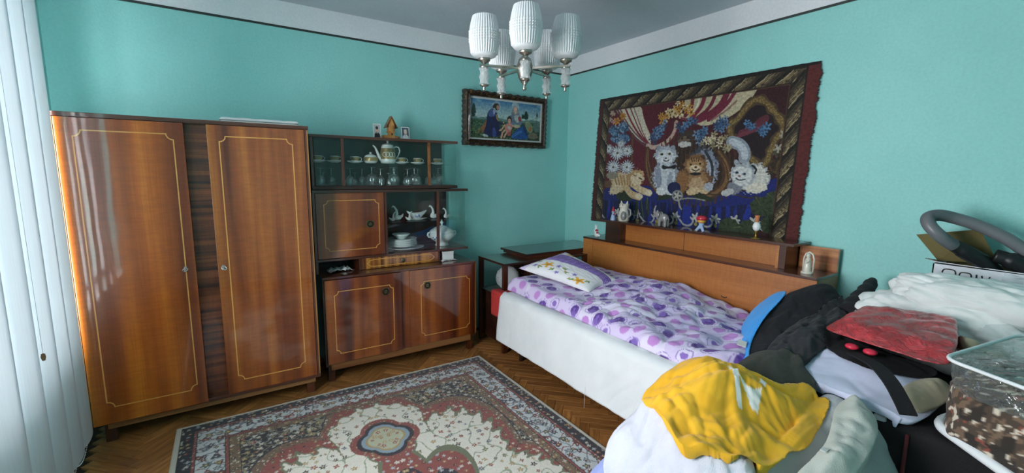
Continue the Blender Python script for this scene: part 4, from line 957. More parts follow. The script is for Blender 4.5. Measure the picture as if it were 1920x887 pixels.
for x, y in ((150, 348), (190, 335), (160, 382), (195, 385)):
    disc(x, y, 25, 23, '#2c4258', 0, .3, 3)
    for q in range(34):
        a = rn_.uniform(0, 6.28); r_ = 22*math.sqrt(rn_.random()); disc(x+r_*math.cos(a), y+r_*math.sin(a), rn_.uniform(3, 6), rn_.uniform(2.5, 5), rn_.choice(['#5d80a0', '#40607e', '#7f9cb6', '#4c6e90']), a)
def daisy(x, y, r_):
    k1, k2 = KK(x, y); c = T1_(x, y); dx, dy = (sx-c[0])/k1, (sz-c[1])/k2; rr = np.hypot(dx, dy)/r_; an = np.arctan2(dy, dx)
    m_ = rr < .80+.16*np.cos(17*an)+.05*np.cos(5*an+x); p.put(m_, srgb('#b9c2c6')); p.put(m_ & (np.cos(17*an+1.2) < -.35) & (rr > .25), srgb('#66737c')); p.put(m_ & (rr < .55) & (np.cos(13*an) > 0), srgb('#dde2e2')); p.put(rr < .16, srgb('#5f6456'))
for a in ((165, 448, 37), (208, 440, 29), (146, 512, 35), (206, 512, 35), (126, 430, 23), (180, 408, 19)): daisy(*a)
disc(140, 550, 26, 16, '#8a8672'); disc(122, 588, 18, 16, '#6a4c30')
cluster([(915, 400), (900, 440), (935, 380)], 14, ['#6a6a58', '#a39f8c', '#4a4a3a'], None, 4, 22, 9)
for x, y, r_ in ((880, 500, 34), (905, 470, 28), (860, 530, 26), (900, 545, 26)):
    for q in range(5): a = q*1.25+x; disc(x+math.cos(a)*r_*.6, y+math.sin(a)*r_*.5, r_*.55, r_*.2, ['#3a2c18', '#54401f', '#2a2414'][q % 3], -a)
def monstera(x, y, r_, rot):
    c = T1_(x, y); dx, dy = sx-c[0], sz-c[1]; rr = np.hypot(dx, dy*1.15)/(r_*KK(x, y)[0]); an = np.arctan2(dy, dx)-rot
    m = (rr < 1-.12*np.abs(np.sin(an*4))) ; p.put(m, srgb('#2f3d24')); p.put(m & (np.abs(np.sin(an*4)) < .16) & (rr > .3), srgb('#0c120c')); p.put(m & (np.abs(np.sin(an*4+1.57)) < .08), srgb('#4a5836')); p.put(m & (np.abs(an) < .05), srgb('#5a6642'))
for a in ((868, 655, 46, 2.5), (812, 690, 58, 2.2), (850, 772, 52, 1.0), (750, 785, 46, .6), (665, 785, 54, .2), (880, 720, 36, 2)): monstera(*a)
# woven frame border
us = uf*1.86; vs = vf*1.12
dl_ = us; dr_ = 1.86-us; dt_ = 1.12-vs; db_ = vs
ml, mr_, mt_ = .045, .068, .018
inner = np.minimum.reduce([dl_-ml, dr_-mr_, dt_-mt_])
band = inner < .100
along = np.where((dt_-mt_ < dl_-ml) & (dt_-mt_ < dr_-mr_), us, vs); q = inner/.100
p.put(band, srgb('#1d1611'))
body = band & (q > .10) & (q < .88); nz = gnoise(us*20, vs*20, 3); nz2 = gnoise(us*55, vs*55, 8)
fr_ = np.mod(along/.150+.85*(q-.5)+.10*nz, 1.0); bow = np.sin(np.clip((q-.10)/.78, 0, 1)*PI)
p.put(body, srgb('#241d15')); p.put(body & (fr_ < .62), srgb('#43382a')); p.put(body & (fr_ < .52) & (nz2 > .02), srgb('#5c4f38'))
for f0, f1, cc in ((.02, .09, '#b0a27c'), (.15, .20, '#8d7f5a'), (.27, .33, '#9c8e68'), (.41, .45, '#74684a'), (.70, .74, '#5a4e38')): p.put(body & (fr_ > f0) & (fr_ < f0+(f1-f0)*(.35+.9*bow)) & (nz2 > -.25), srgb(cc))
p.put(body & (fr_ > .80) & (nz2 < .1), srgb('#0e0b09'))
p.put(band & (q > .86), srgb('#2a1712')); p.put(band & (q > .93), srgb('#4a3420'))
p.put((dl_ < ml), srgb('#4a1a1c')); p.put((dr_ < mr_), srgb('#5e2422')); p.put((dt_ < mt_), srgb('#15100e'))
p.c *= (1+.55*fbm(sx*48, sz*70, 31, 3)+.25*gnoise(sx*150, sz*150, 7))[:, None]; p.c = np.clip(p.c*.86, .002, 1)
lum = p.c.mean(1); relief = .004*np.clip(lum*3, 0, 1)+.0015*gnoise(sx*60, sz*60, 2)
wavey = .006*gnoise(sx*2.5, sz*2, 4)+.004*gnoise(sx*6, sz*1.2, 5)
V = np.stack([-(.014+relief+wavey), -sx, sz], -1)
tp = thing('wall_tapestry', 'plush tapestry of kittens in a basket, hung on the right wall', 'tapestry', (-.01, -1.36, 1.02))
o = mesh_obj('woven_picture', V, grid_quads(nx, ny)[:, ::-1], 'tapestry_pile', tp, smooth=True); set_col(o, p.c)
plain('tapestry_back', srgb('#3a1618'), .95)
idx = np.arange(nx*ny).reshape(ny, nx)[::10, ::8]; Vb = V[idx.ravel()].copy(); Vb[:, 0] = -.003; mesh_obj('backing_cloth', Vb, grid_quads(idx.shape[1], idx.shape[0]), 'tapestry_back', tp)
mb = MB(); rn = random.Random(5)
for side in (0, 1):
    for z in np.arange(1.03, 2.14, .006):
        i = int(np.clip((z-1.02)/1.13*(ny-1), 0, ny-1)); q = V[i*nx+(nx-1 if side else 0)]
        s_ = -1 if side else 1; l_ = rn.uniform(.006, .016)
        mb.add([(q[0], q[1], q[2]-.003), (q[0], q[1], q[2]+.003), (q[0]+rn.uniform(-.006, .004), q[1]+s_*l_, q[2]+rn.uniform(-.006, .004))], [(0, 1, 2)])
struct(ob('fringe', mb, 'tapestry_back', tp), 'stuff')

# ================================================================= oriental rug
painted('rug_pile', .95, .25, 500, .5, pores=.3)
RX0_, RX1_, RY0_, RY1_ = -.980, .980, -1.45, 1.45   # local; far edge at +y
nx, ny = 470, 620; u, v = np.meshgrid(np.linspace(RX0_, RX1_, nx), np.linspace(RY0_, RY1_, ny)); X, Y = u.ravel(), v.ravel()
p = Paint(X, Y, srgb('#d9d3c2')); ax, ay = np.abs(X), np.abs(Y)
e = np.minimum(.98-ax, 1.45-ay)                      # distance from the edge
navy, ivory, rose, gold, lblue, sage = [np.array(srgb(c)) for c in ('#1b1c26', '#d2cfc2', '#86423a', '#9a8458', '#a0aeb8', '#686e54')]
rs = np.random.RandomState(4)
def motifs(mask, cell, cols, r0, r1, dens=1.0, petals=(4, 6), seed=0, sym=True, outline=None):
    """rosettes scattered on jittered cells, mirrored across both axes"""
    gx = ax if sym else X; gy = ay if sym else Y
    best = np.zeros(len(X), bool)
    ci = np.floor(gx/cell).astype(int); cj = np.floor(gy/cell).astype(int)
    for di in (-1, 0, 1):
        for dj in (-1, 0, 1):
            ii, jj = ci+di, cj+dj; h = _perm[(_perm[(ii+seed*7) & 511]+jj) & 511]
            h2 = _perm[(h+101) & 511]; h3 = _perm[(h+202) & 511]; h4 = _perm[(h+303) & 511]
            cx = (ii+.5+.7*(h/512-.5))*cell; cy = (jj+.5+.7*(h2/512-.5))*cell; r_ = r0+(r1-r0)*h3/512
            dx, dy = gx-cx, gy-cy; an = np.arctan2(dy, dx)+h4; n_ = petals[0]+(h4 % (petals[1]-petals[0]+1)); rr = np.hypot(dx, dy)/r_
            edge = .72+.28*np.cos(n_*an); on = mask & (h2 < 512*dens)
            if outline is not None: p.put(on & (rr < edge+.28) & (rr >= edge), outline)
            inn = on & (rr < edge); cc = np.asarray(cols)[h % len(cols)]; p.c[inn] = cc[inn]
            p.put(on & (rr < .26), np.array(srgb('#c9b48c')))
def vines(mask, freq, w_, col, seed=0, amp=1.0):
    n_ = gnoise(ax*freq+.5*gnoise(ax*freq*.6, ay*freq*.6, seed+3), ay*freq, seed); p.put(mask & (np.abs(n_) < w_), col)
# field: navy corners, rose scalloped edge, ivory ground
field = e > .30
p.put(field, navy); vines(field, 14, .05, np.array(srgb('#7d7a68')), 5); motifs(field, .040, [rose*1.1, gold*1.1, lblue*.9, sage*1.1, ivory*.9, ivory*.8], .009, .018, 1, (3, 5), 1); vines(field, 24, .05, np.array(srgb('#8a8266')), 2)
motifs(field, .17, [gold*.95, rose*.9, lblue*.8], .016, .030, .6, (5, 8), 6, True, ivory*.6)
def lobed(a_, b_, n_, d_, off=0.0):
    th = np.arctan2(ay/b_, ax/a_); return np.hypot(ax/a_, ay/b_)/(1+d_*np.abs(np.cos(th*n_+off))-d_*.5)
L1 = lobed(.70, 1.12, 4, .22, .3)
L1 = np.minimum(L1, np.hypot(ax/.30, (ay-.88)/.26)*1.0)
m = field & (L1 < 1.06); p.put(m, np.array(srgb('#6a5340'))); motifs(m & (L1 > 1.0), .024, [rose, navy*1.5, ivory*.8, sage], .005, .010, 1, (4, 5), 41); p.put(field & (np.abs(L1-1.06) < .006), navy*1.4); p.put(field & (np.abs(L1-1.0) < .005), navy*1.4) if False else None; p.put(field & (L1 < 1.0), rose*.92); m = field & (L1 < 1.0) & (L1 > .86); motifs(m, .035, [gold, navy*1.5, ivory*.85, rose*.7, sage], .007, .014, .9, (4, 5), 9)
jag = L1+.035*np.cos(np.arctan2(ay, ax)*60)+.05*gnoise(ax*30, ay*30, 2)
iv = field & (jag < .87); p.put(field & (jag < .90), sage); p.put(iv, ivory)
vines(iv, 9, .03, np.array(srgb('#8f9a80')), 8); motifs(iv, .050, [rose, gold, np.array(srgb('#4a5a72')), rose*.8, sage, navy*2], .009, .019, .8, (4, 6), 13)
# central medallion and the two pendant cartouches
L2 = lobed(.34, .52, 4, .3); L2 = np.minimum(L2, np.hypot(ax/.12, (ay-.62)/.10))
p.put(iv & (L2 < 1.10), sage*.9); m = iv & (L2 < 1.0); p.put(m, rose*.9); motifs(m, .04, [gold, navy*1.3, ivory*.9, lblue], .009, .016, .95, (5, 7), 17)
m2 = iv & (L2 < .72); p.put(m2, navy*1.2); motifs(m2, .045, [gold, rose, ivory*.9, lblue], .010, .018, .95, (5, 7), 19)
dx, dy = X, ay-.735; th = np.arctan2(dy, dx); q = np.hypot(dx/.155, dy/.17)/(.80+.20*np.abs(np.cos(2*th)))
p.put(q < 1.22, rose*.9); m = q < 1.22; motifs(m & (q > 1.0), .03, [gold, sage, rose*.7], .006, .012, .9, (4, 5), 21)
p.put(q < 1.0, navy); p.put(q < .84, np.array(srgb('#7d93a0'))); p.put(q < .70, gold*1.05); p.put(q < .62, np.array(srgb('#a8ab90'))); motifs(q < .58, .04, [rose, rose*1.2, gold], .010, .018, 1, (5, 6), 23)
# borders, from the edge inwards
p.put(e < .30, rose*.95)
m = (e > .028) & (e < .088); p.put(m, navy); motifs(m, .036, [gold*1.05, rose, ivory*.8, lblue*.8], .008, .016, 1, (3, 5), 31)
m = (e > .088) & (e < .106); p.put(m, rose); motifs(m, .02, [ivory*.8, navy], .004, .007, .9, (4, 4), 33)
m = (e > .106) & (e < .236); p.put(m, np.array(srgb('#bcc2c2'))); vines(m, 15, .055, np.array(srgb('#6f7f88')), 12); vines(m, 11, .03, rose*.9, 15); motifs(m, .050, [rose, lblue*.6, gold*.9, np.array(srgb('#3c4660')), rose*.7, sage*.8], .011, .021, 1, (3, 6), 35, True, navy*1.4)
m = (e > .236) & (e < .252); p.put(m, rose); motifs(m, .018, [gold, navy], .004, .006, .9, (4, 4), 37)
m = (e > .252) & (e < .300); p.put(m, np.array(srgb('#6e5a44'))); motifs(m, .026, [rose, navy*1.3, ivory*.85, gold*1.1], .007, .013, 1, (4, 5), 39)
for lv in (.028, .088, .106, .236, .252, .300): p.put(np.abs(e-lv) < .0022, navy)
p.put(e < .026, np.array(srgb('#c9c4b4')))
Zr = .009+.0012*gnoise(X*60, Y*60, 4)+.004*np.clip(gnoise(X*1.5, Y*1.2, 8), -1, 1)*np.clip(e/.2, 0, 1)-.006*np.exp(-e/.004)
V = np.stack([X, Y, Zr], -1)
o = mesh_obj('oriental_rug', V, grid_quads(nx, ny), 'rug_pile', smooth=True, local=True); set_col(o, p.c)
tag(o, 'patterned oriental rug with pale edge lying on the parquet floor', 'rug')
o.location = (-2.386, -.600-1.45, 0.0); o.rotation_euler = (0, 0, -.012)
md = o.modifiers.new('thickness', 'SOLIDIFY'); md.thickness = .006; md.offset = -1
# ================================================================= corner table
ct = thing('corner_cabinet', 'dark low cabinet with open end standing in the room corner', 'cabinet', (-.62, -.48, 0))
x0, x1, y0, y1 = -1.205, -.31, -.680, -.265
ob('top_board', MB().bbox(x0, x1, y0, y1, .732, .750, .002), 'dark_table_wood', ct)
ob('raised_lid', MB().bbox(-.935, -.05, -.607, -.195, .772, .792, .002), 'dark_table_wood', ct)
ob('lid_moulding', MB().bbox(-.915, -.07, -.600, -.215, .750, .772, .002), 'carcass_wood', ct)
ob('middle_shelf', MB().bbox(x0+.01, x1, y0+.01, y1-.01, .452, .470, .002), 'dark_table_wood', ct)
for (px, py) in ((x0, y0), (x0, y1-.03), (x1-.04, y0), (x1-.04, y1-.03)): ob('post', MB().bbox(px, px+.04, py, py+.03, 0, .732, .002), 'carcass_wood_up', ct)
ob('inner_wall', MB().bbox(-.90, -.88, y0+.02, y1-.02, .470, .732, .002), 'dark_table_wood', ct)
for k in range(9): ob('reed', MB().bbox(-.908, -.898, y0+.03+k*.045, y0+.055+k*.045, .472, .730, .002), 'dark_table_wood', ct)
ob('base_box', MB().bbox(x0+.02, x1, y0+.02, y1-.01, .06, .452, .003), 'dark_table_wood', ct)
clearmat('cut_glass', (.9, .93, .93), .2, .08, 90, .8, .7, frost=.38)
t = thing('glass_plate', 'round pressed-glass plate standing upright inside the corner cabinet', 'plate', (-1.02, -.47, .470))
dirx, diry = -.62, -.785
mb = MB().lathe([(0, 0), (.060, 0), (.064, .004), (.100, .012), (.102, .015), (.062, .008), (0, .004)], (0, 0, 0), 36, lambda a, i: 1+.012*math.cos(a*24)*(i in (3, 4)))
ax_ = Vector((dirx, diry, .15)).normalized(); u_ = Vector((-diry, dirx, 0)).normalized(); w_ = ax_.cross(u_)
mb.v = [tuple(Vector((-1.03, -.47, .575))+u_*a+w_*b_+ax_*c) for a, b_, c in mb.v]
ob('pressed_dish', mb, 'cut_glass', t, smooth=True)
ob('plate_stand', MB().tube([(-1.08, -.505, .472), (-.985, -.435, .472)], .004, 6).tube([(-1.06, -.49, .472), (-1.045, -.47, .52)], .003, 6).tube([(-1.0, -.45, .472), (-.985, -.43, .52)], .003, 6), 'nickel', t, smooth=True)

# ================================================================= headboard shelf unit
hb = thing('headboard_shelf', 'wooden headboard unit with ledge and raised shelf behind the bed', 'headboard', (-.15, -1.55, 0))
HF = -.30; ya, yb = -2.515, -.615
ob('front_panel', MB().bbox(HF, HF+.018, ya, yb, .10, .888, .002), 'plywood', hb)
ob('end_panel', MB().bbox(HF+.018, -.02, yb-.018, yb, 0, .888, .002), 'plywood', hb)
ob('end_panel', MB().bbox(HF+.018, -.02, ya, ya+.018, 0, .888, .002), 'plywood', hb)
ob('front_stile', MB().bbox(HF-.004, HF, yb-.12, yb, .10, .888, .001), 'plywood', hb)
ob('ledge_board', MB().bbox(HF-.008, -.02, ya, yb, .888, .904, .002), 'shelf_dark', hb)
ob('niche_back', MB().bbox(-.150, -.135, -2.245, -.975, .904, 1.048, .001), 'plywood', hb)
ob('panel_joint', MB().box(-.1512, -.150, -1.553, -1.549, .904, 1.048), 'shelf_dark', hb)
ob('niche_end', MB().bbox(-.215, -.03, -.975, -.80, .904, 1.048, .002), 'shelf_dark', hb)
ob('niche_end', MB().bbox(-.215, -.03, -2.30, -2.245, .904, 1.048, .002), 'shelf_dark', hb)
ob('edge_band', MB().box(-.2165, -.215, -2.262, -2.245, .904, 1.048), 'plywood', hb)
ob('raised_shelf', MB().bbox(-.225, -.012, -2.345, -.68, 1.048, 1.066, .002), 'shelf_dark', hb)
ob('side_backboard', MB().bbox(-.05, -.03, -2.515, -2.305, .904, 1.045, .002), 'zebra_veneer', hb)
# keyhole scar low on the panel
ob('finger_notch', MB().tube([(HF-.001, -1.985+.02*math.cos(a), .672+.008*math.sin(a)) for a in np.linspace(PI, 2*PI, 8)], .003, 6), 'back_wood', hb)

# ================================================================= bed
plain('red_upholstery', srgb('#b0302c'), .9, bscale=300, bstr=.6, var=.2)
plain('bed_dark', srgb('#2a1812'), .6)
m, nt, b = new_mat('sheet_cotton'); vec = coords(nt); r = ramp(nt, [(.3, srgb('#d2d8da')), (.7, srgb('#dbe0e1'))]); lk(nt, noise(nt, vec, 6, 4), r.inputs['Fac']); lk(nt, r.outputs['Color'], b.inputs['Base Color'])
b.inputs['Roughness'].default_value = .85; b.inputs['Sheen Weight'].default_value = .1
v2 = coords(nt, (1, 1.6, 1)); bump(nt, b, noise(nt, v2, 14, 5, .62, 1.0), .28, .012); MATS['sheet_cotton'] = m
bd = thing('sofa_bed', 'red upholstered sofa bed under a white sheet', 'bed', (-.78, -1.73, 0))
ob('mattress', MB().bbox(-1.282, -.325, -2.74, -.685, .30, .545, .05, 4), 'red_upholstery', bd, smooth=True)
ob('end_roll', MB().bbox(-1.296, -1.212, -.80, -.622, .335, .548, .025, 4), 'red_upholstery', bd, smooth=True)
ob('bed_base', MB().bbox(-1.20, -.33, -2.70, -.76, .13, .30, .006), 'bed_dark', bd)
for fx in (-1.15, -.42):
    for fy in (-2.6, -.86): ob('leg', MB().lathe([(.018, 0), (.026, .13)], (fx, fy, 0), 14), 'bed_dark', bd, smooth=True)
# white sheet: top, rounded edge, long front drop
n1, n2 = 130, 260
s_ = np.linspace(0, 1.32, n1); yl = np.linspace(-.775, -2.76, n2); S, YY = np.meshgrid(s_, yl)
topw = .92; rad = .06; arc = rad*PI/2
X = np.where(S < topw, -.335-S, 0.); Zs = np.where(S < topw, .556, 0.)
ang = np.clip((S-topw)/rad, 0, PI/2); inarc = (S >= topw) & (S < topw+arc)
X = np.where(inarc, -.335-topw-rad*np.sin(ang), X); Zs = np.where(inarc, .556-rad*(1-np.cos(ang)), Zs)
dn = np.clip(S-topw-arc, 0, None); down = S >= topw+arc
X = np.where(down, -.335-topw-rad-.035*(dn/.34), X); Zs = np.where(down, .556-rad-dn, Zs)
wr = gnoise(YY*5, S*3, 2)*.010+gnoise(YY*14+S*6, S*3, 5)*.004
diag = billow(YY*7-S*5, S*2.5, 9, 2)*.012*np.clip((-(YY)-1.5)/.6, 0, 1)
X = X-np.where(S > topw*.98, np.abs(wr)*1.0+diag*np.clip((dn)/.1, .3, 1), 0); Zs = Zs+np.where(S < topw, .004*gnoise(YY*6, S*6, 3)+.010*billow(YY*8-S*9, S*2, 4, 2)*np.clip((S-.3)/.4, 0, 1)*np.clip((-YY-1.3)/.5, 0, 1), 0)
hem = np.clip((dn-.28)/.06, 0, 1); Zs = Zs+hem*.016*gnoise(YY*3.5, YY*0, 11)
endr = np.clip((.05-(-.775-YY))/.05, 0, 1); Zs = Zs-np.where(S < topw, .012*endr**2, 0); X = X+endr**2*.012*(S > topw)
V = np.stack([X, YY, Zs], -1).reshape(-1, 3)
o = mesh_obj('bed_sheet', V, grid_quads(n1, n2), 'sheet_cotton', smooth=True, origin=(-.8, -1.75, .2)); tag(o, 'plain white bed sheet hanging over the long side of the bed', 'sheet')
md = o.modifiers.new('cloth', 'SOLIDIFY'); md.thickness = .003
mb = MB().tube([(-1.355, -1.80, .235), (-1.357, -1.802, .11)], .0008, 4); t = ob('loose_thread', mb, 'white_cotton', o)

# duvet with circles
painted('duvet_print', .85, .1, 500, .12)
h_ = .0055
def edge_steps(a, b2, r_, both=True, n_=16):
    th = np.linspace(0, PI/2, n_); e_ = r_*(1-np.cos(th)); mid = np.arange(a+r_+h_, b2-(r_ if both else 0), h_)
    return np.concatenate([a+e_, mid, (b2-e_)[::-1]]) if both else np.concatenate([a+e_, mid])
xs = edge_steps(-1.262, -.318, .055, False); ysd = edge_steps(-2.62, -.765, .055); XX, YY = np.meshgrid(xs, ysd); nx, ny = len(xs), len(ysd)
u0 = (XX+1.262)/.944; v0 = (YY+2.62)/1.855                     # 0 = front / near end
front = -1.225+.03*gnoise(YY*3, YY*0, 3)-.028*np.clip((-YY-1.1)/.9, 0, 1)+.30*np.clip((-YY-2.35)/.3, 0, 1)**2
sh_ = np.clip((front+1.262), 0, None)
XX = -1.262+sh_*(1-u0)+u0*.944
body_ = .055+.05*np.exp(-((YY+.9)/.35)**2)+.018*np.exp(-((YY+1.7)/.35)**2)
lump = .060*np.exp(-(((XX+.62)/.28)**2+((YY+1.72)/.34)**2))+.045*np.exp(-(((XX+.5)/.22)**2+((YY+1.35)/.25)**2))-.025*np.exp(-(((XX+.45)/.2)**2+((YY+2.25)/.2)**2))
folds = .048*billow(XX*3.2+YY*1.6, YY*3.0-XX*1.1, 21, 2)+.018*billow(XX*8+YY*3, YY*6, 25, 2)
cf = np.clip((-YY-1.15)/.4, .25, 1); z = .560+body_+lump+(folds-.012)*cf
d = np.minimum.reduce([XX-(-1.262+sh_), -.318-XX+.02, YY+2.62, -.765-YY]); rnd = np.sqrt(np.clip(1-(1-np.clip(d/.055, 0, 1))**2, 0, 1))
z = .562+(z-.562)*rnd
rs_ = random.Random(3); pu, pv = XX.ravel()*1.0, YY.ravel()*1.0
# arc length across the folds carries the print
du = np.sqrt(np.diff(XX, axis=1)**2+np.diff(z, axis=1)**2); PU = np.concatenate([np.zeros((ny, 1)), np.cumsum(du, 1)], 1)
dv = np.sqrt(np.diff(YY, axis=0)**2+np.diff(z, axis=0)**2); PV = np.concatenate([np.zeros((1, nx)), np.cumsum(dv, 0)], 0)
def blur(A_, ax, w=41):
    P_ = np.pad(A_, [(w//2+1, w//2) if k == ax else (0, 0) for k in (0, 1)], mode='edge'); c_ = np.cumsum(P_, ax)
    return (np.take(c_, range(w, c_.shape[ax]), ax)-np.take(c_, range(0, c_.shape[ax]-w), ax))/w
PU = blur(blur(PU, 0), 0); PV = blur(blur(PV, 1), 1)
p = Paint(PU.ravel(), PV.ravel(), srgb('#cbbfe0'))
p.put(fbm(p.x*3, p.y*3, 2) > .1, srgb('#d6cfe6'))
cell = .118
for i in range(-1, 11):
    for j in range(-1, 22):
        cx = (i+.5*(j % 2)+rs_.uniform(-.18, .18))*cell; cy = (j*.86+rs_.uniform(-.15, .15))*cell; k = (i*2+j*3+rs_.randrange(2)) % 5; a = rs_.uniform(0, 6.28)
        if k in (0, 1): p.disc((cx, cy), rs_.uniform(.030, .040), srgb('#b784c8'), rs_.uniform(.028, .036), a)
        elif k in (2, 3):
            p.disc((cx, cy), .040, srgb('#6a4a98'), .033, a); p.disc((cx+.008, cy+.006), .027, srgb('#513684'), .022, a); p.disc((cx+.03*math.cos(a), cy+.03*math.sin(a)), .024, srgb('#7a62b0'), .022, a, .8)
            p.disc((cx+.006, cy+.004), .012, srgb('#7d62b4'), .010, a); dd = np.hypot(p.x-cx, p.y-cy); p.put(np.abs(dd-.048) < .0022, srgb('#9a86c4'))
        else:
            dd = np.hypot(p.x-cx, p.y-cy); p.put(np.abs(dd-.040) < .002, srgb('#8a74b8')); p.disc((cx, cy), .018, srgb('#8468b6'), .024, a)
V = np.stack([XX, YY, z], -1).reshape(-1, 3)
o = mesh_obj('patterned_duvet', V, grid_quads(nx, ny), 'duvet_print', smooth=True, origin=(-.8, -1.7, .56)); set_col(o, p.c)
tag(o, 'rumpled lilac duvet printed with purple circles, spread on the bed', 'duvet')
md = o.modifiers.new('cloth', 'SOLIDIFY'); md.thickness = .004; md.offset = -1

# pillow: corners A (near end front), B (near end back), C (far back), D (far front)
painted('pillow_print', .85, .1, 450, .15)
A, B, Cc, Dd = [Vector(q) for q in ((-1.150, -.805, .735), (-.715, -.850, .828), (-.640, -1.36, .690), (-.960, -1.40, .655))]
n = 120; u, v = np.meshgrid(np.linspace(0, 1, n), np.linspace(0, 1, n)); uf, vf = u.ravel(), v.ravel()   # u along length, v front->back
base = np.array([np.array(A)*(1-a)*(1-c)+np.array(Dd)*a*(1-c)+np.array(Cc)*a*c+np.array(B)*(1-a)*c for a, c in zip(uf, vf)])
N = np.array(((Dd-A).cross(B-A)).normalized()); N = N if N[2] > 0 else -N
puff = (np.clip(1-(2*uf-1)**2, 0, 1)*np.clip(1-(2*vf-1)**2, 0, 1))**.42
pin = .028*(np.clip(1-(2*uf-1)**2, 0, 1)*(np.abs(2*vf-1))**4+np.clip(1-(2*vf-1)**2, 0, 1)*(np.abs(2*uf-1))**4)
ctr = base.mean(0); tow = (ctr-base); tow /= np.linalg.norm(tow, axis=1)[:, None]+1e-6
wr = .006*billow(uf*5+vf*2, vf*6, 3, 2)*puff
top = base+tow*pin[:, None]+N*(puff*.062+wr)[:, None]; bot = base+tow*pin[:, None]-N*(puff*.045)[:, None]
p = Paint(uf*.62, vf*.46, srgb('#e4e4e6'))
bandm = (p.y > .185+.09*uf) & (p.y < .37+.02*uf); p.put(bandm, srgb('#6a4aa0')); p.put(bandm & (p.y < .235+.10*uf), srgb('#7d5eb4'))
ln_ = np.abs(np.mod((p.y-.1*uf)*44, 1)-.5) < .10; dots = (np.mod(p.x*70, 1) < .5); p.put(bandm & ln_ & dots, srgb('#d8cbe8'))
p.put((p.x < .05), srgb('#cfc0e2'))
def bloom(c, r_, col, e_):
    p.flower(c, r_, srgb(col), 5, srgb(e_), random.uniform(0, 3), .3); p.disc((c[0]+r_*.15, c[1]), r_*.5, srgb(e_), r_*.35, .5, .5)
for c in ((.17, .12), (.50, .06), (.12, .42), (.40, .42)): bloom(c, .052, '#e0aa38', '#bf801c')
for c in ((.09, .07), (.30, .05), (.26, .14), (.43, .11), (.22, .43)): bloom(c, .024, '#8a78c0', '#5c4a98')
for c, a in (((.06, .13), .4), ((.13, .06), 2), ((.24, .07), .9), ((.36, .09), 2.4), ((.44, .03), .3), ((.55, .10), 1.2), ((.32, .13), 2.8), ((.30, .42), 1)):
    p.disc(c, .026, srgb('#7d9a4c'), .007, a); p.disc((c[0]+.012, c[1]+.008), .018, srgb('#5c8048'), .006, a+.8); p.disc((c[0]-.01, c[1]+.012), .008, srgb('#d09030'), .007, a)
V = np.vstack([top, bot]); Q = grid_quads(n, n); F = np.vstack([Q, Q[:, ::-1]+n*n])
ring = list(range(n))+[n*r_+n-1 for r_ in range(1, n)]+[n*(n-1)+c for c in range(n-2, -1, -1)]+[n*r_ for r_ in range(n-2, 0, -1)]
F = np.vstack([F, np.array([(ring[(i+1) % len(ring)], ring[i], n*n+ring[i], n*n+ring[(i+1) % len(ring)]) for i in range(len(ring))])])
o = mesh_obj('floral_pillow', V, F, 'pillow_print', smooth=True, origin=(-.86, -1.1, .64)); set_col(o, np.vstack([p.c, p.c]))
tag(o, 'white floral pillow with a purple band leaning at the bed end', 'pillow')
# ================================================================= heap of clothes: rims of the garments in metres
YELLOW = [(-1.766,-2.532,0.600), (-1.724,-2.518,0.640), (-1.685,-2.525,0.660), (-1.621,-2.529,0.690), (-1.555,-2.548,0.720), (-1.500,-2.583,0.745), (-1.457,-2.614,0.750), (-1.461,-2.659,0.750), (-1.440,-2.695,0.745), (-1.412,-2.739,0.735), (-1.382,-2.787,0.720), (-1.369,-2.831,0.705), (-1.306,-2.855,0.695), (-1.255,-2.880,0.685), (-1.246,-2.912,0.660), (-1.240,-2.941,0.625), (-1.258,-2.972,0.600), (-1.375,-2.987,0.595), (-1.492,-3.005,0.585), (-1.552,-2.996,0.590), (-1.596,-2.985,0.600), (-1.625,-2.990,0.585), (-1.708,-2.976,0.580), (-1.741,-2.951,0.600), (-1.753,-2.931,0.615), (-1.788,-2.914,0.610), (-1.803,-2.890,0.610), (-1.825,-2.853,0.625), (-1.843,-2.835,0.630), (-1.861,-2.814,0.605), (-1.879,-2.790,0.615), (-1.864,-2.752,0.630), (-1.835,-2.697,0.640), (-1.802,-2.629,0.640)]
HOODIE = [(-1.938,-2.516,0.340), (-1.875,-2.468,0.420), (-1.838,-2.471,0.480), (-1.779,-2.495,0.540), (-1.715,-2.529,0.595), (-1.735,-2.651,0.620), (-1.730,-2.795,0.630), (-1.708,-2.911,0.610), (-1.734,-2.963,0.560), (-1.816,-2.980,0.500), (-1.926,-2.885,0.420), (-1.983,-2.714,0.320)]
BLUE = [(-1.908,-2.400,0.270), (-1.839,-2.423,0.330), (-1.795,-2.477,0.400), (-1.829,-2.572,0.440), (-1.881,-2.678,0.420), (-1.949,-2.708,0.300), (-2.004,-2.485,0.160)]
GREY = [(-1.191,-2.912,0.655), (-1.175,-2.967,0.660), (-1.203,-3.052,0.640), (-1.175,-3.090,0.600), (-1.195,-3.133,0.530), (-1.202,-3.177,0.460), (-1.274,-3.225,0.360), (-1.660,-3.066,0.400), (-1.784,-2.932,0.470), (-1.723,-2.925,0.550), (-1.622,-2.938,0.575), (-1.469,-2.961,0.630)]
BJACKET = [(-1.162,-2.607,0.625), (-0.938,-2.499,0.665), (-0.710,-2.446,0.740), (-0.470,-2.440,0.825), (-0.397,-2.523,0.885), (-0.314,-2.592,0.895), (-0.392,-2.670,0.840), (-0.479,-2.745,0.790), (-0.692,-2.717,0.740), (-0.882,-2.676,0.700), (-1.103,-2.671,0.660), (-1.166,-2.649,0.630)]
LINING = [(-1.064,-2.509,0.610), (-0.754,-2.345,0.635), (-0.521,-2.286,0.700), (-0.425,-2.349,0.800), (-0.415,-2.417,0.830), (-0.525,-2.457,0.825), (-0.740,-2.465,0.745), (-0.946,-2.508,0.670), (-1.165,-2.618,0.625)]
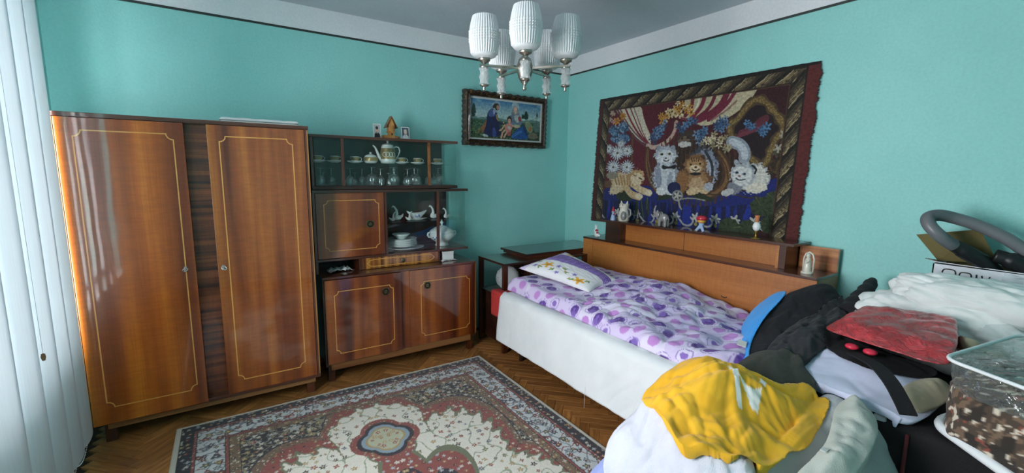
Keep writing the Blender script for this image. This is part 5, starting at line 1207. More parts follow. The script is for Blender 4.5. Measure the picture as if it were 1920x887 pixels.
CHARCOAL = [(-1.349,-2.723,0.645), (-1.181,-2.675,0.680), (-0.953,-2.614,0.720), (-0.704,-2.615,0.765), (-0.471,-2.662,0.785), (-0.229,-2.669,0.800), (-0.107,-2.724,0.810), (-0.206,-2.791,0.790), (-0.561,-2.817,0.785), (-0.805,-2.821,0.770), (-0.955,-2.825,0.750), (-1.164,-2.820,0.720), (-1.297,-2.786,0.680)]
OLIVE = [(-1.323,-2.625,0.660), (-1.205,-2.629,0.700), (-1.099,-2.663,0.720), (-1.069,-2.736,0.720), (-1.144,-2.835,0.710), (-1.211,-2.907,0.680), (-1.292,-2.920,0.660), (-1.387,-2.868,0.670), (-1.397,-2.776,0.685), (-1.346,-2.687,0.670)]
WSHIRT = [(-1.025,-2.625,0.680), (-0.846,-2.637,0.700), (-0.711,-2.693,0.720), (-0.776,-2.823,0.745), (-0.862,-2.964,0.760), (-0.911,-3.110,0.760), (-0.919,-3.160,0.730), (-1.003,-3.210,0.695), (-1.100,-3.201,0.675), (-1.211,-3.182,0.665), (-1.192,-3.090,0.685), (-1.208,-3.017,0.690), (-1.212,-2.935,0.690), (-1.180,-2.830,0.690), (-1.114,-2.729,0.680)]
BLACKBAG = [(-0.783,-2.742,0.745), (-0.707,-2.751,0.790), (-0.840,-2.918,0.790), (-0.866,-3.063,0.790), (-0.856,-3.165,0.785), (-0.937,-3.154,0.755), (-1.027,-3.079,0.760), (-1.047,-2.989,0.755), (-1.016,-2.890,0.750), (-0.946,-2.816,0.745)]
STRAP = [(-0.995,-2.936,0.762), (-1.066,-3.027,0.766), (-1.158,-3.098,0.758), (-1.208,-3.145,0.725), (-1.242,-3.177,0.695)]
KHAKI = [(-1.125,-3.111,0.715), (-1.033,-3.114,0.735), (-0.948,-3.150,0.750), (-0.931,-3.200,0.750), (-1.005,-3.232,0.725), (-1.103,-3.208,0.695), (-1.172,-3.162,0.690)]
PINK = [(-0.921,-2.914,0.785), (-0.925,-2.976,0.785)]
SLEEVE = [(-0.543,-2.760,0.800), (-0.434,-2.753,0.845), (-0.308,-2.743,0.885), (-0.162,-2.721,0.915)]
ROLL = [(-1.206,-3.015,0.670), (-1.333,-3.079,0.675), (-1.429,-3.105,0.655), (-1.522,-3.097,0.630), (-1.597,-3.064,0.600), (-1.652,-3.032,0.570)]
SAGE = [(-1.290,-2.992,0.668), (-1.207,-3.005,0.678), (-1.230,-3.080,0.676), (-1.321,-3.131,0.660), (-1.443,-3.148,0.630), (-1.528,-3.144,0.590), (-1.631,-3.132,0.540), (-1.728,-3.041,0.520), (-1.644,-3.031,0.575), (-1.558,-3.054,0.615), (-1.465,-3.046,0.645)]
LETTERS = [(-1.530,-2.735,0.740), (-1.518,-2.750,0.740), (-1.587,-2.819,0.740), (-1.598,-2.829,0.740), (-1.599,-2.812,0.740), (-1.542,-2.782,0.740), (-1.535,-2.820,0.740), (-1.498,-2.839,0.740), (-1.550,-2.857,0.740), (-1.561,-2.843,0.740), (-1.445,-2.731,0.740), (-1.436,-2.748,0.740), (-1.460,-2.755,0.740), (-1.469,-2.741,0.740), (-1.442,-2.771,0.740), (-1.437,-2.780,0.740), (-1.445,-2.797,0.740), (-1.459,-2.792,0.740), (-1.441,-2.810,0.740), (-1.437,-2.828,0.740), (-1.475,-2.839,0.740), (-1.480,-2.821,0.740)]
TAG = [(-0.972,-2.463,0.660), (-0.977,-2.508,0.660), (-1.022,-2.528,0.650), (-1.020,-2.483,0.650)]
# things that carry the heap
plain('black_fabric', srgb('#131216'), .9, bscale=250, bstr=.4, var=.3); plain('piping_red', srgb('#5a141c'), .7)
seat = thing('ottoman', 'black fabric ottoman with dark red piping buried under bags and clothes', 'ottoman', (-.65, -3.26, 0))
ob('seat_body', MB().bbox(-1.195, -.12, -3.72, -2.80, .05, .640, .03, 3), 'black_fabric', seat, smooth=True)
ob('piping', MB().tube([(-1.199, -3.172, .06), (-1.201, -3.174, .35), (-1.199, -3.172, .62)], .006, 7), 'piping_red', seat, smooth=True)
for fx in (-1.1, -.22):
    for fy in (-3.62, -2.9): ob('leg', MB().lathe([(.018, 0), (.024, .06)], (fx, fy, 0), 12), 'bed_dark', seat, smooth=True)
st = thing('low_stool', 'low wooden stool hidden beneath the heap with the yellow shirt', 'stool', (-1.58, -2.84, 0))
ob('stool_top', MB().bbox(-1.80, -1.34, -3.05, -2.62, .36, .40, .008), 'carcass_wood', st)
for fx in (-1.76, -1.38):
    for fy in (-3.01, -2.66): ob('leg', MB().bbox(fx-.02, fx+.02, fy-.02, fy+.02, 0, .36, .003), 'carcass_wood_up', st)

# height map of whatever already lies there
HMX0, HMY0, HMS = -2.15, -3.80, .006; HMN = (380, 260)   # columns along y, rows along x
gx_ = HMX0+HMS*np.arange(HMN[0]); gy_ = HMY0+HMS*np.arange(HMN[1]); GX, GY = np.meshgrid(gx_, gy_, indexing='ij')
HM = np.zeros(HMN)
HM[(GX > -1.25) & (GX < -.3) & (GY > -2.74)] = .565; HM[(GX > -1.195) & (GY < -2.80)] = .645; HM[(GX > -1.80) & (GX < -1.34) & (GY > -3.05) & (GY < -2.62)] = .405
def hm_get(x, y):
    i = np.clip(((x-HMX0)/HMS).astype(int), 0, HMN[0]-1); j = np.clip(((y-HMY0)/HMS).astype(int), 0, HMN[1]-1); return HM[i, j]
def hm_set(x, y, z):
    i = np.clip(np.rint((x-HMX0)/HMS).astype(int), 0, HMN[0]-1); j = np.clip(np.rint((y-HMY0)/HMS).astype(int), 0, HMN[1]-1)
    for di in (-1, 0, 1):
        for dj in (-1, 0, 1): np.maximum.at(HM, (np.clip(i+di, 0, HMN[0]-1), np.clip(j+dj, 0, HMN[1]-1)), z)
def garment(name, label, cat, rim, mat, h=.006, bulge=.03, amp=.012, dirn=0.0, freq=7.0, seed=1, skirt=.06, paint=None, parent=None, fine=.35, sm=2, group=None, keep=True):
    P3 = np.array(rim); R3 = P3
    for _ in range(sm):                                  # round the rim
        n = len(R3); nxt = np.roll(R3, -1, 0); R3 = np.stack([R3*.75+nxt*.25, R3*.25+nxt*.75], 1).reshape(2*n, 3)
    poly = [(q[0], q[1]) for q in R3]
    x0, y0 = R3[:, 0].min()-h, R3[:, 1].min()-h; nx = int((R3[:, 0].max()-x0)/h)+3; ny = int((R3[:, 1].max()-y0)/h)+3
    X, Y = np.meshgrid(x0+h*np.arange(nx), y0+h*np.arange(ny)); ins = inpoly(X, Y, poly)
    cell = inpoly(X[:-1, :-1]+h/2, Y[:-1, :-1]+h/2, poly)
    use = np.zeros_like(ins); use[:-1, :-1] |= cell; use[1:, :-1] |= cell; use[:-1, 1:] |= cell; use[1:, 1:] |= cell
    full = np.zeros(ins.shape, int); full[:-1, :-1] += cell; full[1:, :-1] += cell; full[:-1, 1:] += cell; full[1:, 1:] += cell
    bnd = use & (full < 4)
    # nearest rim point for each node
    A = R3; B = np.roll(R3, -1, 0)
    Xf, Yf = X[use], Y[use]; best = np.full(len(Xf), 1e9); bx = np.zeros(len(Xf)); by = bx.copy(); bz = bx.copy()
    for a, b_ in zip(A, B):
        vx, vy = b_[0]-a[0], b_[1]-a[1]; l2 = vx*vx+vy*vy+1e-12; t = np.clip(((Xf-a[0])*vx+(Yf-a[1])*vy)/l2, 0, 1)
        qx, qy, qz = a[0]+t*vx, a[1]+t*vy, a[2]+t*(b_[2]-a[2]); d = np.hypot(Xf-qx, Yf-qy); m_ = d < best
        best[m_] = d[m_]; bx[m_] = qx[m_]; by[m_] = qy[m_]; bz[m_] = qz[m_]
    Zm = np.zeros(X.shape); Dm = np.zeros(X.shape); Zm[use] = bz; Dm[use] = best
    xb = X.copy(); yb = Y.copy(); tx = np.zeros(X.shape); tx[use] = bx; ty = np.zeros(X.shape); ty[use] = by
    xb[bnd] = tx[bnd]; yb[bnd] = ty[bnd]; Dm[bnd] = 0
    free = use & ~bnd; W_ = use.astype(float)
    for _ in range(260):                                 # membrane across the rim
        Zp = np.pad(Zm*W_, 1); Wp = np.pad(W_, 1)
        s_ = Zp[:-2, 1:-1]+Zp[2:, 1:-1]+Zp[1:-1, :-2]+Zp[1:-1, 2:]; w_ = Wp[:-2, 1:-1]+Wp[2:, 1:-1]+Wp[1:-1, :-2]+Wp[1:-1, 2:]
        Zm[free] = (s_/np.maximum(w_, 1))[free]
    cs, sn = math.cos(dirn), math.sin(dirn); a_ = X*cs+Y*sn; b2 = -X*sn+Y*cs
    wa = .10*gnoise(X*4, Y*4, seed+5); wb = .05*gnoise(X*5, Y*5, seed+6)
    f1 = billow((a_+wa)*freq*.32, (b2+wb)*freq, seed, 2, .45)-.45; f2 = billow((b2+wb)*freq*.9, (a_+wa)*freq*1.7, seed+3, 2)-.45; f3 = gnoise(X*3.2, Y*3.2, seed+9)
    rm = np.clip(Dm/.035, 0, 1); rm = rm*rm*(3-2*rm); dmax = max(Dm.max(), 1e-3)
    f4 = billow((a_+wa*1.5)*freq*.8, (b2+wb*2)*freq*2.6, seed+15, 2)-.45
    Zt = Zm+rm*amp*.45*f4+bulge*np.sin(np.clip(Dm/dmax, 0, 1)*PI/2)+rm*amp*(f1*1.5+f2*fine+f3*.9)+.35*amp*(1-rm)*gnoise(X*14, Y*14, seed+12)
    und = hm_get(xb, yb); Zt = np.where(und > 0, np.maximum(Zt, und+.004), Zt)
    for _ in range(2):
        Zp = np.pad(Zt*W_, 1); Wp = np.pad(W_, 1)
        s_ = Zp[:-2, 1:-1]+Zp[2:, 1:-1]+Zp[1:-1, :-2]+Zp[1:-1, 2:]; w_ = Wp[:-2, 1:-1]+Wp[2:, 1:-1]+Wp[1:-1, :-2]+Wp[1:-1, 2:]
        Zt = np.where(use, .55*Zt+.45*s_/np.maximum(w_, 1), Zt)
    idm = -np.ones(X.shape, int); idm[use] = np.arange(use.sum())
    V = np.stack([xb[use], yb[use], Zt[use]], -1)
    ci, cj = np.nonzero(cell); F = np.stack([idm[ci, cj], idm[ci, cj+1], idm[ci+1, cj+1], idm[ci+1, cj]], -1)
    # tucked-under hem along the rim
    ec = {}
    for q in F.tolist():
        for k in range(4):
            e_ = (q[k], q[(k+1) % 4]); r_ = (e_[1], e_[0])
            if r_ in ec: del ec[r_]
            else: ec[e_] = 1
    bi = sorted({i for e_ in ec for i in e_}); mp = {i: len(V)+k for k, i in enumerate(bi)}; cen = V.mean(0)
    Vb = V[bi].copy(); dv = cen[:2]-Vb[:, :2]; ln = np.linalg.norm(dv, axis=1)[:, None]; Vb[:, :2] += dv/ln*np.minimum(.02, ln*.3); Vb[:, 2] -= np.minimum(skirt, np.maximum(.006, Vb[:, 2]-hm_get(Vb[:, 0], Vb[:, 1])+.0))
    F2 = np.array([(a, mp[a], mp[b_], b_) for a, b_ in ec])
    o = mesh_obj(name, np.vstack([V, Vb]), np.vstack([F, F2]), mat, parent, smooth=True, origin=None if parent is not None else (V[:, 0].mean(), V[:, 1].mean(), V[:, 2].min()))
    if keep: hm_set(V[:, 0], V[:, 1], V[:, 2])
    if paint is not None:
        c = paint(V); set_col(o, np.vstack([c, c[bi]]))
    if parent is None: tag(o, label, cat, group)
    return o
def cloth_mat(name, col, rough=.9, b1=420, bs=.3, var=.06, sheen=.2):
    m = plain(name, col, rough, 0, b1, bs, var); m.node_tree.nodes['Principled BSDF'].inputs['Sheen Weight'].default_value = sheen; return m
cloth_mat('black_jersey', srgb('#121118'), var=.25, sheen=.02); cloth_mat('charcoal_denim', srgb('#25262a'), var=.35, sheen=.05); cloth_mat('bright_blue', srgb('#1f9ef2')); cloth_mat('white_fleece', srgb('#c6cad6'), b1=260, bs=.5)
cloth_mat('lavender_white', srgb('#ccd2ea')); cloth_mat('olive_black', srgb('#383a33'), var=.2, sheen=.05); cloth_mat('periwinkle', srgb('#8f9fd6'), b1=300, bs=.5); cloth_mat('light_grey_knit', srgb('#a9b0b2'), b1=300, bs=.5); cloth_mat('sage_grey', srgb('#b2b8b0'), b1=260, bs=.5); cloth_mat('khaki_cloth', srgb('#a39a80')); cloth_mat('pillow_white', srgb('#dfe4e2'))
painted('yellow_jersey', .9, .2, 420, .25)

garment('blue_garment', 'periwinkle blue garment hanging lowest at the heap\'s left edge', 'garment', BLUE, 'periwinkle', .006, .04, .024, .6, 8, 31, .16)
garment('white_hoodie', 'white fleece hoodie slumped under the yellow shirt', 'hoodie', HOODIE, 'white_fleece', .005, .035, .034, 1.2, 6, 41, .16, fine=.9)
garment('grey_sweater', 'light grey knitted sweater at the heap\'s right side', 'sweater', GREY, 'light_grey_knit', .006, .02, .024, -.6, 6, 51, .18)
garment('white_shirt', 'white shirt spread between the charcoal trousers and the yellow shirt', 'shirt', WSHIRT, 'lavender_white', .006, .02, .008, 1.3, 5, 81, .05)
jk = garment('black_jacket', 'black jacket with bright blue lining thrown against the headboard', 'jacket', BJACKET, 'black_jersey', .007, .03, .026, .4, 6, 61, .10)
o = garment('blue_lining', '', '', LINING, 'bright_blue', .006, .012, .006, .5, 7, 63, .05, parent=jk)
cx = np.array(TAG); o = mesh_obj('care_label', np.vstack([cx+(0, 0, .012), cx+(0, 0, .010)]), [(3,2,1,0),(4,5,6,7),(0,1,5,4),(1,2,6,5),(2,3,7,6),(3,0,4,7)], 'paper_white', jk)
ch_ = garment('charcoal_trousers', 'faded charcoal trousers crumpled beside the black jacket', 'trousers', CHARCOAL, 'charcoal_denim', .006, .035, .032, .3, 8, 71, .10, fine=.7)
garment('olive_garment', 'dark olive garment folded behind the yellow shirt', 'garment', OLIVE, 'olive_black', .006, .035, .010, .2, 6, 91, .08)
bg = garment('black_shoulder_bag', 'black shoulder bag with a wide strap under the red parcel', 'bag', [(q[0], q[1], q[2]-.022) for q in BLACKBAG], 'black_fabric', .006, .0, .004, 0, 5, 101, .05)
# strap ribbon
S3 = [Vector(q)+Vector((0, 0, .012)) for q in STRAP]; S3 = [Vector(q) for q in smooth_poly([tuple(q)[:2] for q in S3], 2, False)] if False else S3
def catmull(P, n=8):
    P = [Vector(q) for q in P]; Q = [P[0]*2-P[1]]+P+[P[-1]*2-P[-2]]; o_ = []
    for i in range(1, len(Q)-2):
        for k in range(n):
            t = k/n; o_.append(.5*((2*Q[i])+(-Q[i-1]+Q[i+1])*t+(2*Q[i-1]-5*Q[i]+4*Q[i+1]-Q[i+2])*t*t+(-Q[i-1]+3*Q[i]-3*Q[i+1]+Q[i+2])*t**3))
    return o_+[P[-1]]
def ribbon3(path, w, th, up=Vector((0, 0, 1))):
    mb = MB(); m_ = len(path)
    for i, q in enumerate(path):
        t = (path[min(i+1, m_-1)]-path[max(i-1, 0)]).normalized(); s = t.cross(up).normalized(); n_ = s.cross(t).normalized()
        mb.v += [tuple(q+s*w/2+n_*th), tuple(q-s*w/2+n_*th), tuple(q-s*w/2-n_*th), tuple(q+s*w/2-n_*th)]
    mb.f = [(i*4+k, i*4+(k+1) % 4, i*4+4+(k+1) % 4, i*4+4+k) for i in range(m_-1) for k in range(4)]+[(3, 2, 1, 0), tuple((m_-1)*4+k for k in range(4))]
    return mb
ob('strap', ribbon3(catmull(S3), .050, .003), 'black_fabric', bg, smooth=True, auto=40)
plain('pink_plastic', srgb('#d8304a'), .4)
for q in PINK: ob('buckle', MB().ell((q[0]-.03, q[1], q[2]+.0), (.022, .024, .012), 12, 8), 'pink_plastic', bg, smooth=True)
garment('khaki_pouch', 'beige cloth pouch tucked under the black strap', 'pouch', KHAKI, 'khaki_cloth', .005, .025, .010, .7, 8, 111, .05)
# standing sleeve of the charcoal trousers' neighbour
t = catmull(SLEEVE, 6); n_ = len(t)
mb = MB().tube(t, [.058-.034*(i/(n_-1))+.004*math.sin(i*1.7) for i in range(n_)], 14)
tag(ob('black_sleeve', mb, 'black_jersey', smooth=True), 'black sleeve end sticking up beside the wall', 'sleeve')

# yellow shirt with its white print
LT = [(q[0], q[1]) for q in LETTERS]
def yellow(V):
    p = Paint(V[:, 0], V[:, 1], srgb('#e0a91c')); p.put(fbm(V[:, 0]*6, V[:, 1]*6, 3) > .15, srgb('#e5b024'))
    for a, b_ in ((0, 5), (5, 10), (10, 14), (14, 18), (18, 22)):
        q = LT[a:b_]; c = np.mean(q, 0); q = [(c[0]+(x-c[0])*1.12, c[1]+(y-c[1])*1.12) for x, y in q]; p.poly(q, srgb('#e8e8e4'))
    return p.c
garment('yellow_tshirt', 'bright yellow T-shirt with white print on top of the front heap', 'shirt', YELLOW, 'yellow_jersey',   .0042, .045, .034, -.62, 7, 121, .05, paint=yellow, sm=1, fine=.5)
# pale sage sweatshirt along the right side
sg = garment('sage_sweatshirt', 'pale sage-grey sweatshirt folded along the heap\'s right side', 'sweatshirt', SAGE, 'sage_grey', .0045, .045, .026, 2.2, 7, 131, .10, fine=.6)
c = Vector(SAGE[9]); ob('care_label', MB().bbox(c.x-.012, c.x+.012, c.y-.022, c.y-.006, c.z+.022, c.z+.025, .001), 'paper_white', sg)

# ================================================================= red plastic-wrapped parcel
m, nt, b = new_mat('red_plastic_wrap'); vec = coords(nt); r = ramp(nt, [(.35, srgb('#8a2428')), (.6, srgb('#c23a40')), (.8, srgb('#d65a60'))]); lk(nt, noise(nt, vec, 12, 4, .6, .6), r.inputs['Fac']); lk(nt, r.outputs['Color'], b.inputs['Base Color'])
b.inputs['Roughness'].default_value = .3; b.inputs['Coat Weight'].default_value = .9; b.inputs['Coat Roughness'].default_value = .12; bump(nt, b, noise(nt, vec, 18, 4, .6, 1.6), 1.0, .02); MATS['red_plastic_wrap'] = m
bmm = bmesh.new(); bmesh.ops.create_cube(bmm, size=2); bmesh.ops.subdivide_edges(bmm, edges=bmm.edges[:], cuts=22, use_grid_fill=True)
FL, FR, BL_, BR_ = Vector((-0.920, -2.778, 0.808)), Vector((-1.005, -3.210, 0.808)), Vector((-0.635, -2.805, 0.820)), Vector((-0.575, -3.160, 0.820))
TL_, TR_, TBL, TBR = Vector((-0.865, -2.830, 0.865)), Vector((-0.870, -3.205, 0.872)), Vector((-0.690, -2.865, 0.915)), Vector((-0.605, -3.135, 0.925))
vs = []
for v in bmm.verts:
    c = v.co.copy(); l6 = (abs(c.x)**8+abs(c.y)**8+abs(c.z)**8)**(1/8); c /= l6
    a, bb, cc = (c.x+1)/2, (c.y+1)/2, (c.z+1)/2        # x: front->back, y: left->right
    lo = (FL*(1-bb)+FR*bb)*(1-a)+(BL_*(1-bb)+BR_*bb)*a; hi = (TL_*(1-bb)+TR_*bb)*(1-a)+(TBL*(1-bb)+TBR*bb)*a
    q = lo*(1-cc)+hi*cc
    q += Vector((0, 0, 1))*(.012*float(billow(np.array(q.x*14+q.y*5), np.array(q.y*11), 4, 2))-.006)*(cc > .2)+Vector((-1, 0, 0))*.010*float(gnoise(np.array(q.y*18), np.array(q.z*30), 8))
    vs.append(tuple(q))
bmm.verts.index_update(); fs = [tuple(v.index for v in f.verts) for f in bmm.faces]; bmm.free()
rp = thing('red_parcel', 'red plastic-wrapped parcel lying on the black bag', 'parcel', (-.78, -2.99, .80))
mesh_obj('wrapped_body', vs, fs, 'red_plastic_wrap', rp, smooth=True)
mb = MB(); gpts = [(-.80+.0*k, 0, 0) for k in range(1)]
q0, q1 = Vector((-.74, -3.19, .83)), Vector((-.66, -3.30, .81))
ob('twisted_end', MB().tube([tuple(q0.lerp(q1, k/5)+Vector((0, 0, .008*math.sin(k*2)))) for k in range(6)], [.045, .035, .026, .020, .016, .006], 10), 'khaki_cloth', rp, smooth=True)

# ================================================================= white pillow bundle by the wall
def blob(name, label, cat, c, r, mat, seed, amp, ex=.75, seam=True, tilt=None, n=120, m=80):
    th = np.linspace(0, PI, m+1)[:, None]; ph = np.linspace(0, 2*PI, n, endpoint=False)[None, :]
    def pw(v, e): return np.sign(v)*np.abs(v)**e
    x = pw(np.sin(th), ex)*pw(np.cos(ph), ex); y = pw(np.sin(th), ex)*pw(np.sin(ph), ex); z = pw(np.cos(th), .9)*np.ones_like(ph)
    nn = 1+amp*(billow(x*1.7+z, y*1.9-z*.7, seed, 3)-.4)+amp*.7*gnoise(x*1.3, y*1.3+z, seed+4)
    P = np.stack([x*nn*r[0], y*nn*r[1], z*nn*r[2]], -1).reshape(-1, 3)
    if tilt is not None: P = P @ np.array(tilt.to_3x3()).T
    P = P+np.array(c); i = np.arange((m+1)*n).reshape(m+1, n); F = np.stack([i[:-1], i[1:], np.roll(i, -1, 1)[1:], np.roll(i, -1, 1)[:-1]], -1).reshape(-1, 4)
    o = mesh_obj(name, P, F, mat, smooth=True); tag(o, label, cat); return o
blob('white_pillow', 'large white pillow slumped against the wall beside the red parcel', 'pillow', (-.42, -3.06, .800), (.185, .31, .155), 'pillow_white', 5, .16, .62, tilt=Matrix.Rotation(-.14, 4, 'Y'))
blob('folded_white_duvet', 'bunched white duvet lying on the large white pillow', 'duvet', (-.40, -3.15, .950), (.155, .27, .095), 'pillow_white', 15, .22, .7, tilt=Matrix.Rotation(.10, 4, 'Y'))

# ================================================================= carton with the vacuum cleaner hose
plain('carton_white', srgb('#d5d8de'), .5); plain('carton_brown', srgb('#6a6038'), .85, var=.12); plain('black_plastic', srgb('#141416'), .4)
m, nt, b = new_mat('grey_hose'); b.inputs['Base Color'].default_value = srgb('#6c7074')+(1,); b.inputs['Roughness'].default_value = .38; MATS['grey_hose'] = m
cr = thing('white_carton', 'white carton with black lettering and raised brown flap behind the pillows', 'carton', (-.25, -3.3, .645))
x0, x1, y0, y1, z0, z1 = -.225, -.02, -3.72, -2.962, .645, 1.062
wf = ob('front_wall', MB().box(x0, x0+.005, y0, y1, z0, z1), 'carton_white', cr)
ob('back_wall', MB().box(x1-.005, x1, y0, y1, z0, z1), 'carton_brown', cr); ob('side_wall', MB().box(x0, x1, y1-.005, y1, z0, z1), 'carton_white', cr); ob('side_wall', MB().box(x0, x1, y0, y0+.005, z0, z1), 'carton_white', cr)
ob('bottom_wall', MB().box(x0, x1, y0, y1, z0, z0+.004), 'carton_brown', cr)
def quad_slab(name, pts, th, mat, parent):
    P = [Vector(q) for q in pts]; n_ = (P[1]-P[0]).cross(P[3]-P[0]).normalized()*th
    return mesh_obj(name, [tuple(q) for q in P]+[tuple(q+n_) for q in P], [(3,2,1,0),(4,5,6,7),(0,1,5,4),(1,2,6,5),(2,3,7,6),(3,0,4,7)], mat, parent)
quad_slab('raised_flap', [(-.15, -2.868, 1.184), (-.15, -3.087, 1.235), (-.12, -3.155, 1.085), (-.15, -2.962, 1.066)], .004, 'carton_brown', cr)
quad_slab('front_flap', [(x0, y1+.01, 1.070), (x0, y0, 1.060), (x0+.05, y0, 1.056), (x0+.05, y1, 1.060)], .003, 'carton_white', cr)
quad_slab('corner_flap', [(-.225, -2.931, 1.080), (-.225, -2.975, 1.072), (-.13, -2.975, 1.064), (-.15, -2.94, 1.070)], .003, 'black_plastic', cr)
def letter_o(y, w, h): return [(x0-.0015, y-w*pw_, 0.982+h*q_) for pw_, q_ in [(.5+.5*math.copysign(abs(math.cos(t))**.5, math.cos(t)), .5+.5*math.copysign(abs(math.sin(t))**.5, math.sin(t))) for t in [2*PI*k/24 for k in range(24)]]]
mb = MB().tube(letter_o(-2.998, .046, .062), .0028, 5, closed=True).tube(letter_o(-3.056, .040, .056), .0028, 5, closed=True).tube([(x0-.0015, -3.112, .985), (x0-.0015, -3.112, 1.036)], .0028, 5).tube([(x0-.0015, -3.128, 1.034), (x0-.0015, -3.140, .985), (x0-.0015, -3.154, 1.034)], .0028, 5)
ob('lettering', mb, 'black_plastic', wf)
vc = thing('vacuum_hose', 'ribbed grey vacuum cleaner hose looping out of the white carton', 'hose', (-.25, -3.15, 1.0))
path = catmull([(-.275, -3.033, 1.162), (-.30, -3.012, 1.182), (-.325, -2.985, 1.212), (-.325, -2.952, 1.250), (-.305, -2.940, 1.282), (-.265, -2.965, 1.295), (-.22, -3.010, 1.283), (-.19, -3.085, 1.255), (-.17, -3.175, 1.205), (-.155, -3.245, 1.150), (-.15, -3.34, 1.085), (-.16, -3.42, 1.00), (-.2, -3.46, .90)], 26)
ob('ribbed_tube', MB().tube(path, [.0255+.0016*(i % 2) for i in range(len(path))], 16), 'grey_hose', vc, smooth=True)
ob('hose_grip', MB().tube(catmull([(-.27, -3.030, 1.165), (-.245, -3.072, 1.133), (-.20, -3.125, 1.09), (-.16, -3.18, 1.03)], 6), [.029]*4+[.033]*10+[.030]*5, 16), 'black_plastic', vc, smooth=True)
ob('end_fitting', MB().tube(catmull([(-.20, -3.152, 1.128), (-.19, -3.195, 1.115), (-.17, -3.25, 1.08), (-.15, -3.30, 1.02)], 6), [.030]*6+[.036]*13, 16), 'black_plastic', vc, smooth=True)

# ================================================================= clear zip bag with a patterned blanket
clearmat('clear_vinyl', (.95, .97, .96), .12, .06, 16, 2.2, .8, frost=.07); plain('white_piping', srgb('#dfe4e6'), .35)
painted('blanket_print', .9, .1, 300, .3)
zb = thing('clear_storage_bag', 'clear vinyl storage bag with white piping at the right edge', 'bag', (-1.05, -3.42, .645))
A2, Bq, Cq, Dq = Vector((-1.262, -3.238, 0)), Vector((-1.40, -3.53, 0)), Vector((-.72, -3.64, 0)), Vector((-.76, -3.325, 0))
A1, B1, C1_, D1 = Vector((-1.150, -3.222, 0)), Vector((-1.40, -3.50, 0)), Vector((-.70, -3.66, 0)), Vector((-.74, -3.30, 0))
def round_loop(P, r_, z, seg=6):
    o_ = []; n_ = len(P)
    for i in range(n_):
        p0, p1, p2 = P[i-1], P[i], P[(i+1) % n_]; a = p1+(p0-p1).normalized()*r_; b_ = p1+(p2-p1).normalized()*r_
        for k in range(seg+1): t = k/seg; q = a*(1-t)**2+p1*2*t*(1-t)+b_*t*t; o_.append(Vector((q.x, q.y, z)))
    return o_
zt, zbm = .930, .672
lt = round_loop([A2, Bq, Cq, Dq], .05, zt); lb = round_loop([A1, B1, C1_, D1], .06, zbm)
mb = MB(); rows = 14; n_ = len(lt)
for j in range(rows+1):
    t = j/rows
    for k in range(n_):
        q = lb[k].lerp(lt[k], t); cen = Vector((-1.05, -3.42, q.z)); w_ = .014*math.sin(PI*t)*float(gnoise(np.array(k*.5), np.array(t*4), 3)); q = q+(cen-q).normalized()*(-w_+.02*math.sin(PI*t)); mb.v.append(tuple(q))
mb.f = [(j*n_+k, j*n_+(k+1) % n_, (j+1)*n_+(k+1) % n_, (j+1)*n_+k) for j in range(rows) for k in range(n_)]
ob('vinyl_side', mb, 'clear_vinyl', zb, smooth=True)
mb = MB(); c0 = Vector((-1.05, -3.42, zt)); R_ = 8
for j in range(R_):
    for k in range(n_): q = lt[k].lerp(c0, j/R_); mb.v.append((q.x, q.y, zt+.02*math.sin(j/R_*PI/2)+.012*float(gnoise(np.array(q.x*12), np.array(q.y*12), 5))*min(1, j/2)))
mb.v.append((c0.x, c0.y, zt+.02)); mb.f = [(j*n_+k, j*n_+(k+1) % n_, (j+1)*n_+(k+1) % n_, (j+1)*n_+k) for j in range(R_-1) for k in range(n_)]+[((R_-1)*n_+k, (R_-1)*n_+(k+1) % n_, R_*n_) for k in range(n_)]
ob('vinyl_top', mb, 'clear_vinyl', zb, smooth=True)
ob('top_piping', MB().tube([tuple(q) for q in lt], .0055, 8, closed=True), 'white_piping', zb, smooth=True)
mbp = MB().tube([(q.x, q.y, zbm) for q in lb], .016, 10, closed=True)
ob('bottom_piping', mbp, 'white_piping', zb, smooth=True)
ob('bottom_panel', MB().prism([(q.x, q.y) for q in lb], 2, zbm-.012, zbm), 'white_piping', zb)
# blanket inside
bl_ = round_loop([A1.lerp(A2, .4), B1, C1_, D1], .07, 0); cen = sum(bl_, Vector((0, 0, 0)))/len(bl_)
mb = MB(); lev = np.linspace(0, 1, 70); n2_ = 640
def loop_at(t, sc): 
    k = t*len(bl_); i = int(k) % len(bl_); f = k-int(k); q = bl_[i].lerp(bl_[(i+1) % len(bl_)], f); return cen+(q-cen)*sc
for j, l_ in enumerate(lev):
    for k in range(n2_):
        if l_ < .55: sc = .965; zz = zbm+.005+(l_/.55)*.15
        else: tt = (l_-.55)/.45; sc = .965*(1-tt); zz = zbm+.155+.03*math.sin(tt*PI/2)
        q = loop_at(k/n2_, max(sc, .001)); w_ = .012*float(gnoise(np.array(k*.0225), np.array(l_*7), 7)); mb.v.append((q.x+(cen.x-q.x)*w_*2, q.y+(cen.y-q.y)*w_*2, zz+(.012*float(billow(np.array(q.x*10), np.array(q.y*10), 2, 2)) if l_ > .5 else 0)))
mb.f = [(j*n2_+k, j*n2_+(k+1) % n2_, (j+1)*n2_+(k+1) % n2_, (j+1)*n2_+k) for j in range(len(lev)-1) for k in range(n2_)]
o = ob('folded_blanket', mb, 'blanket_print', zb, smooth=True); V = np.array(mb.v)
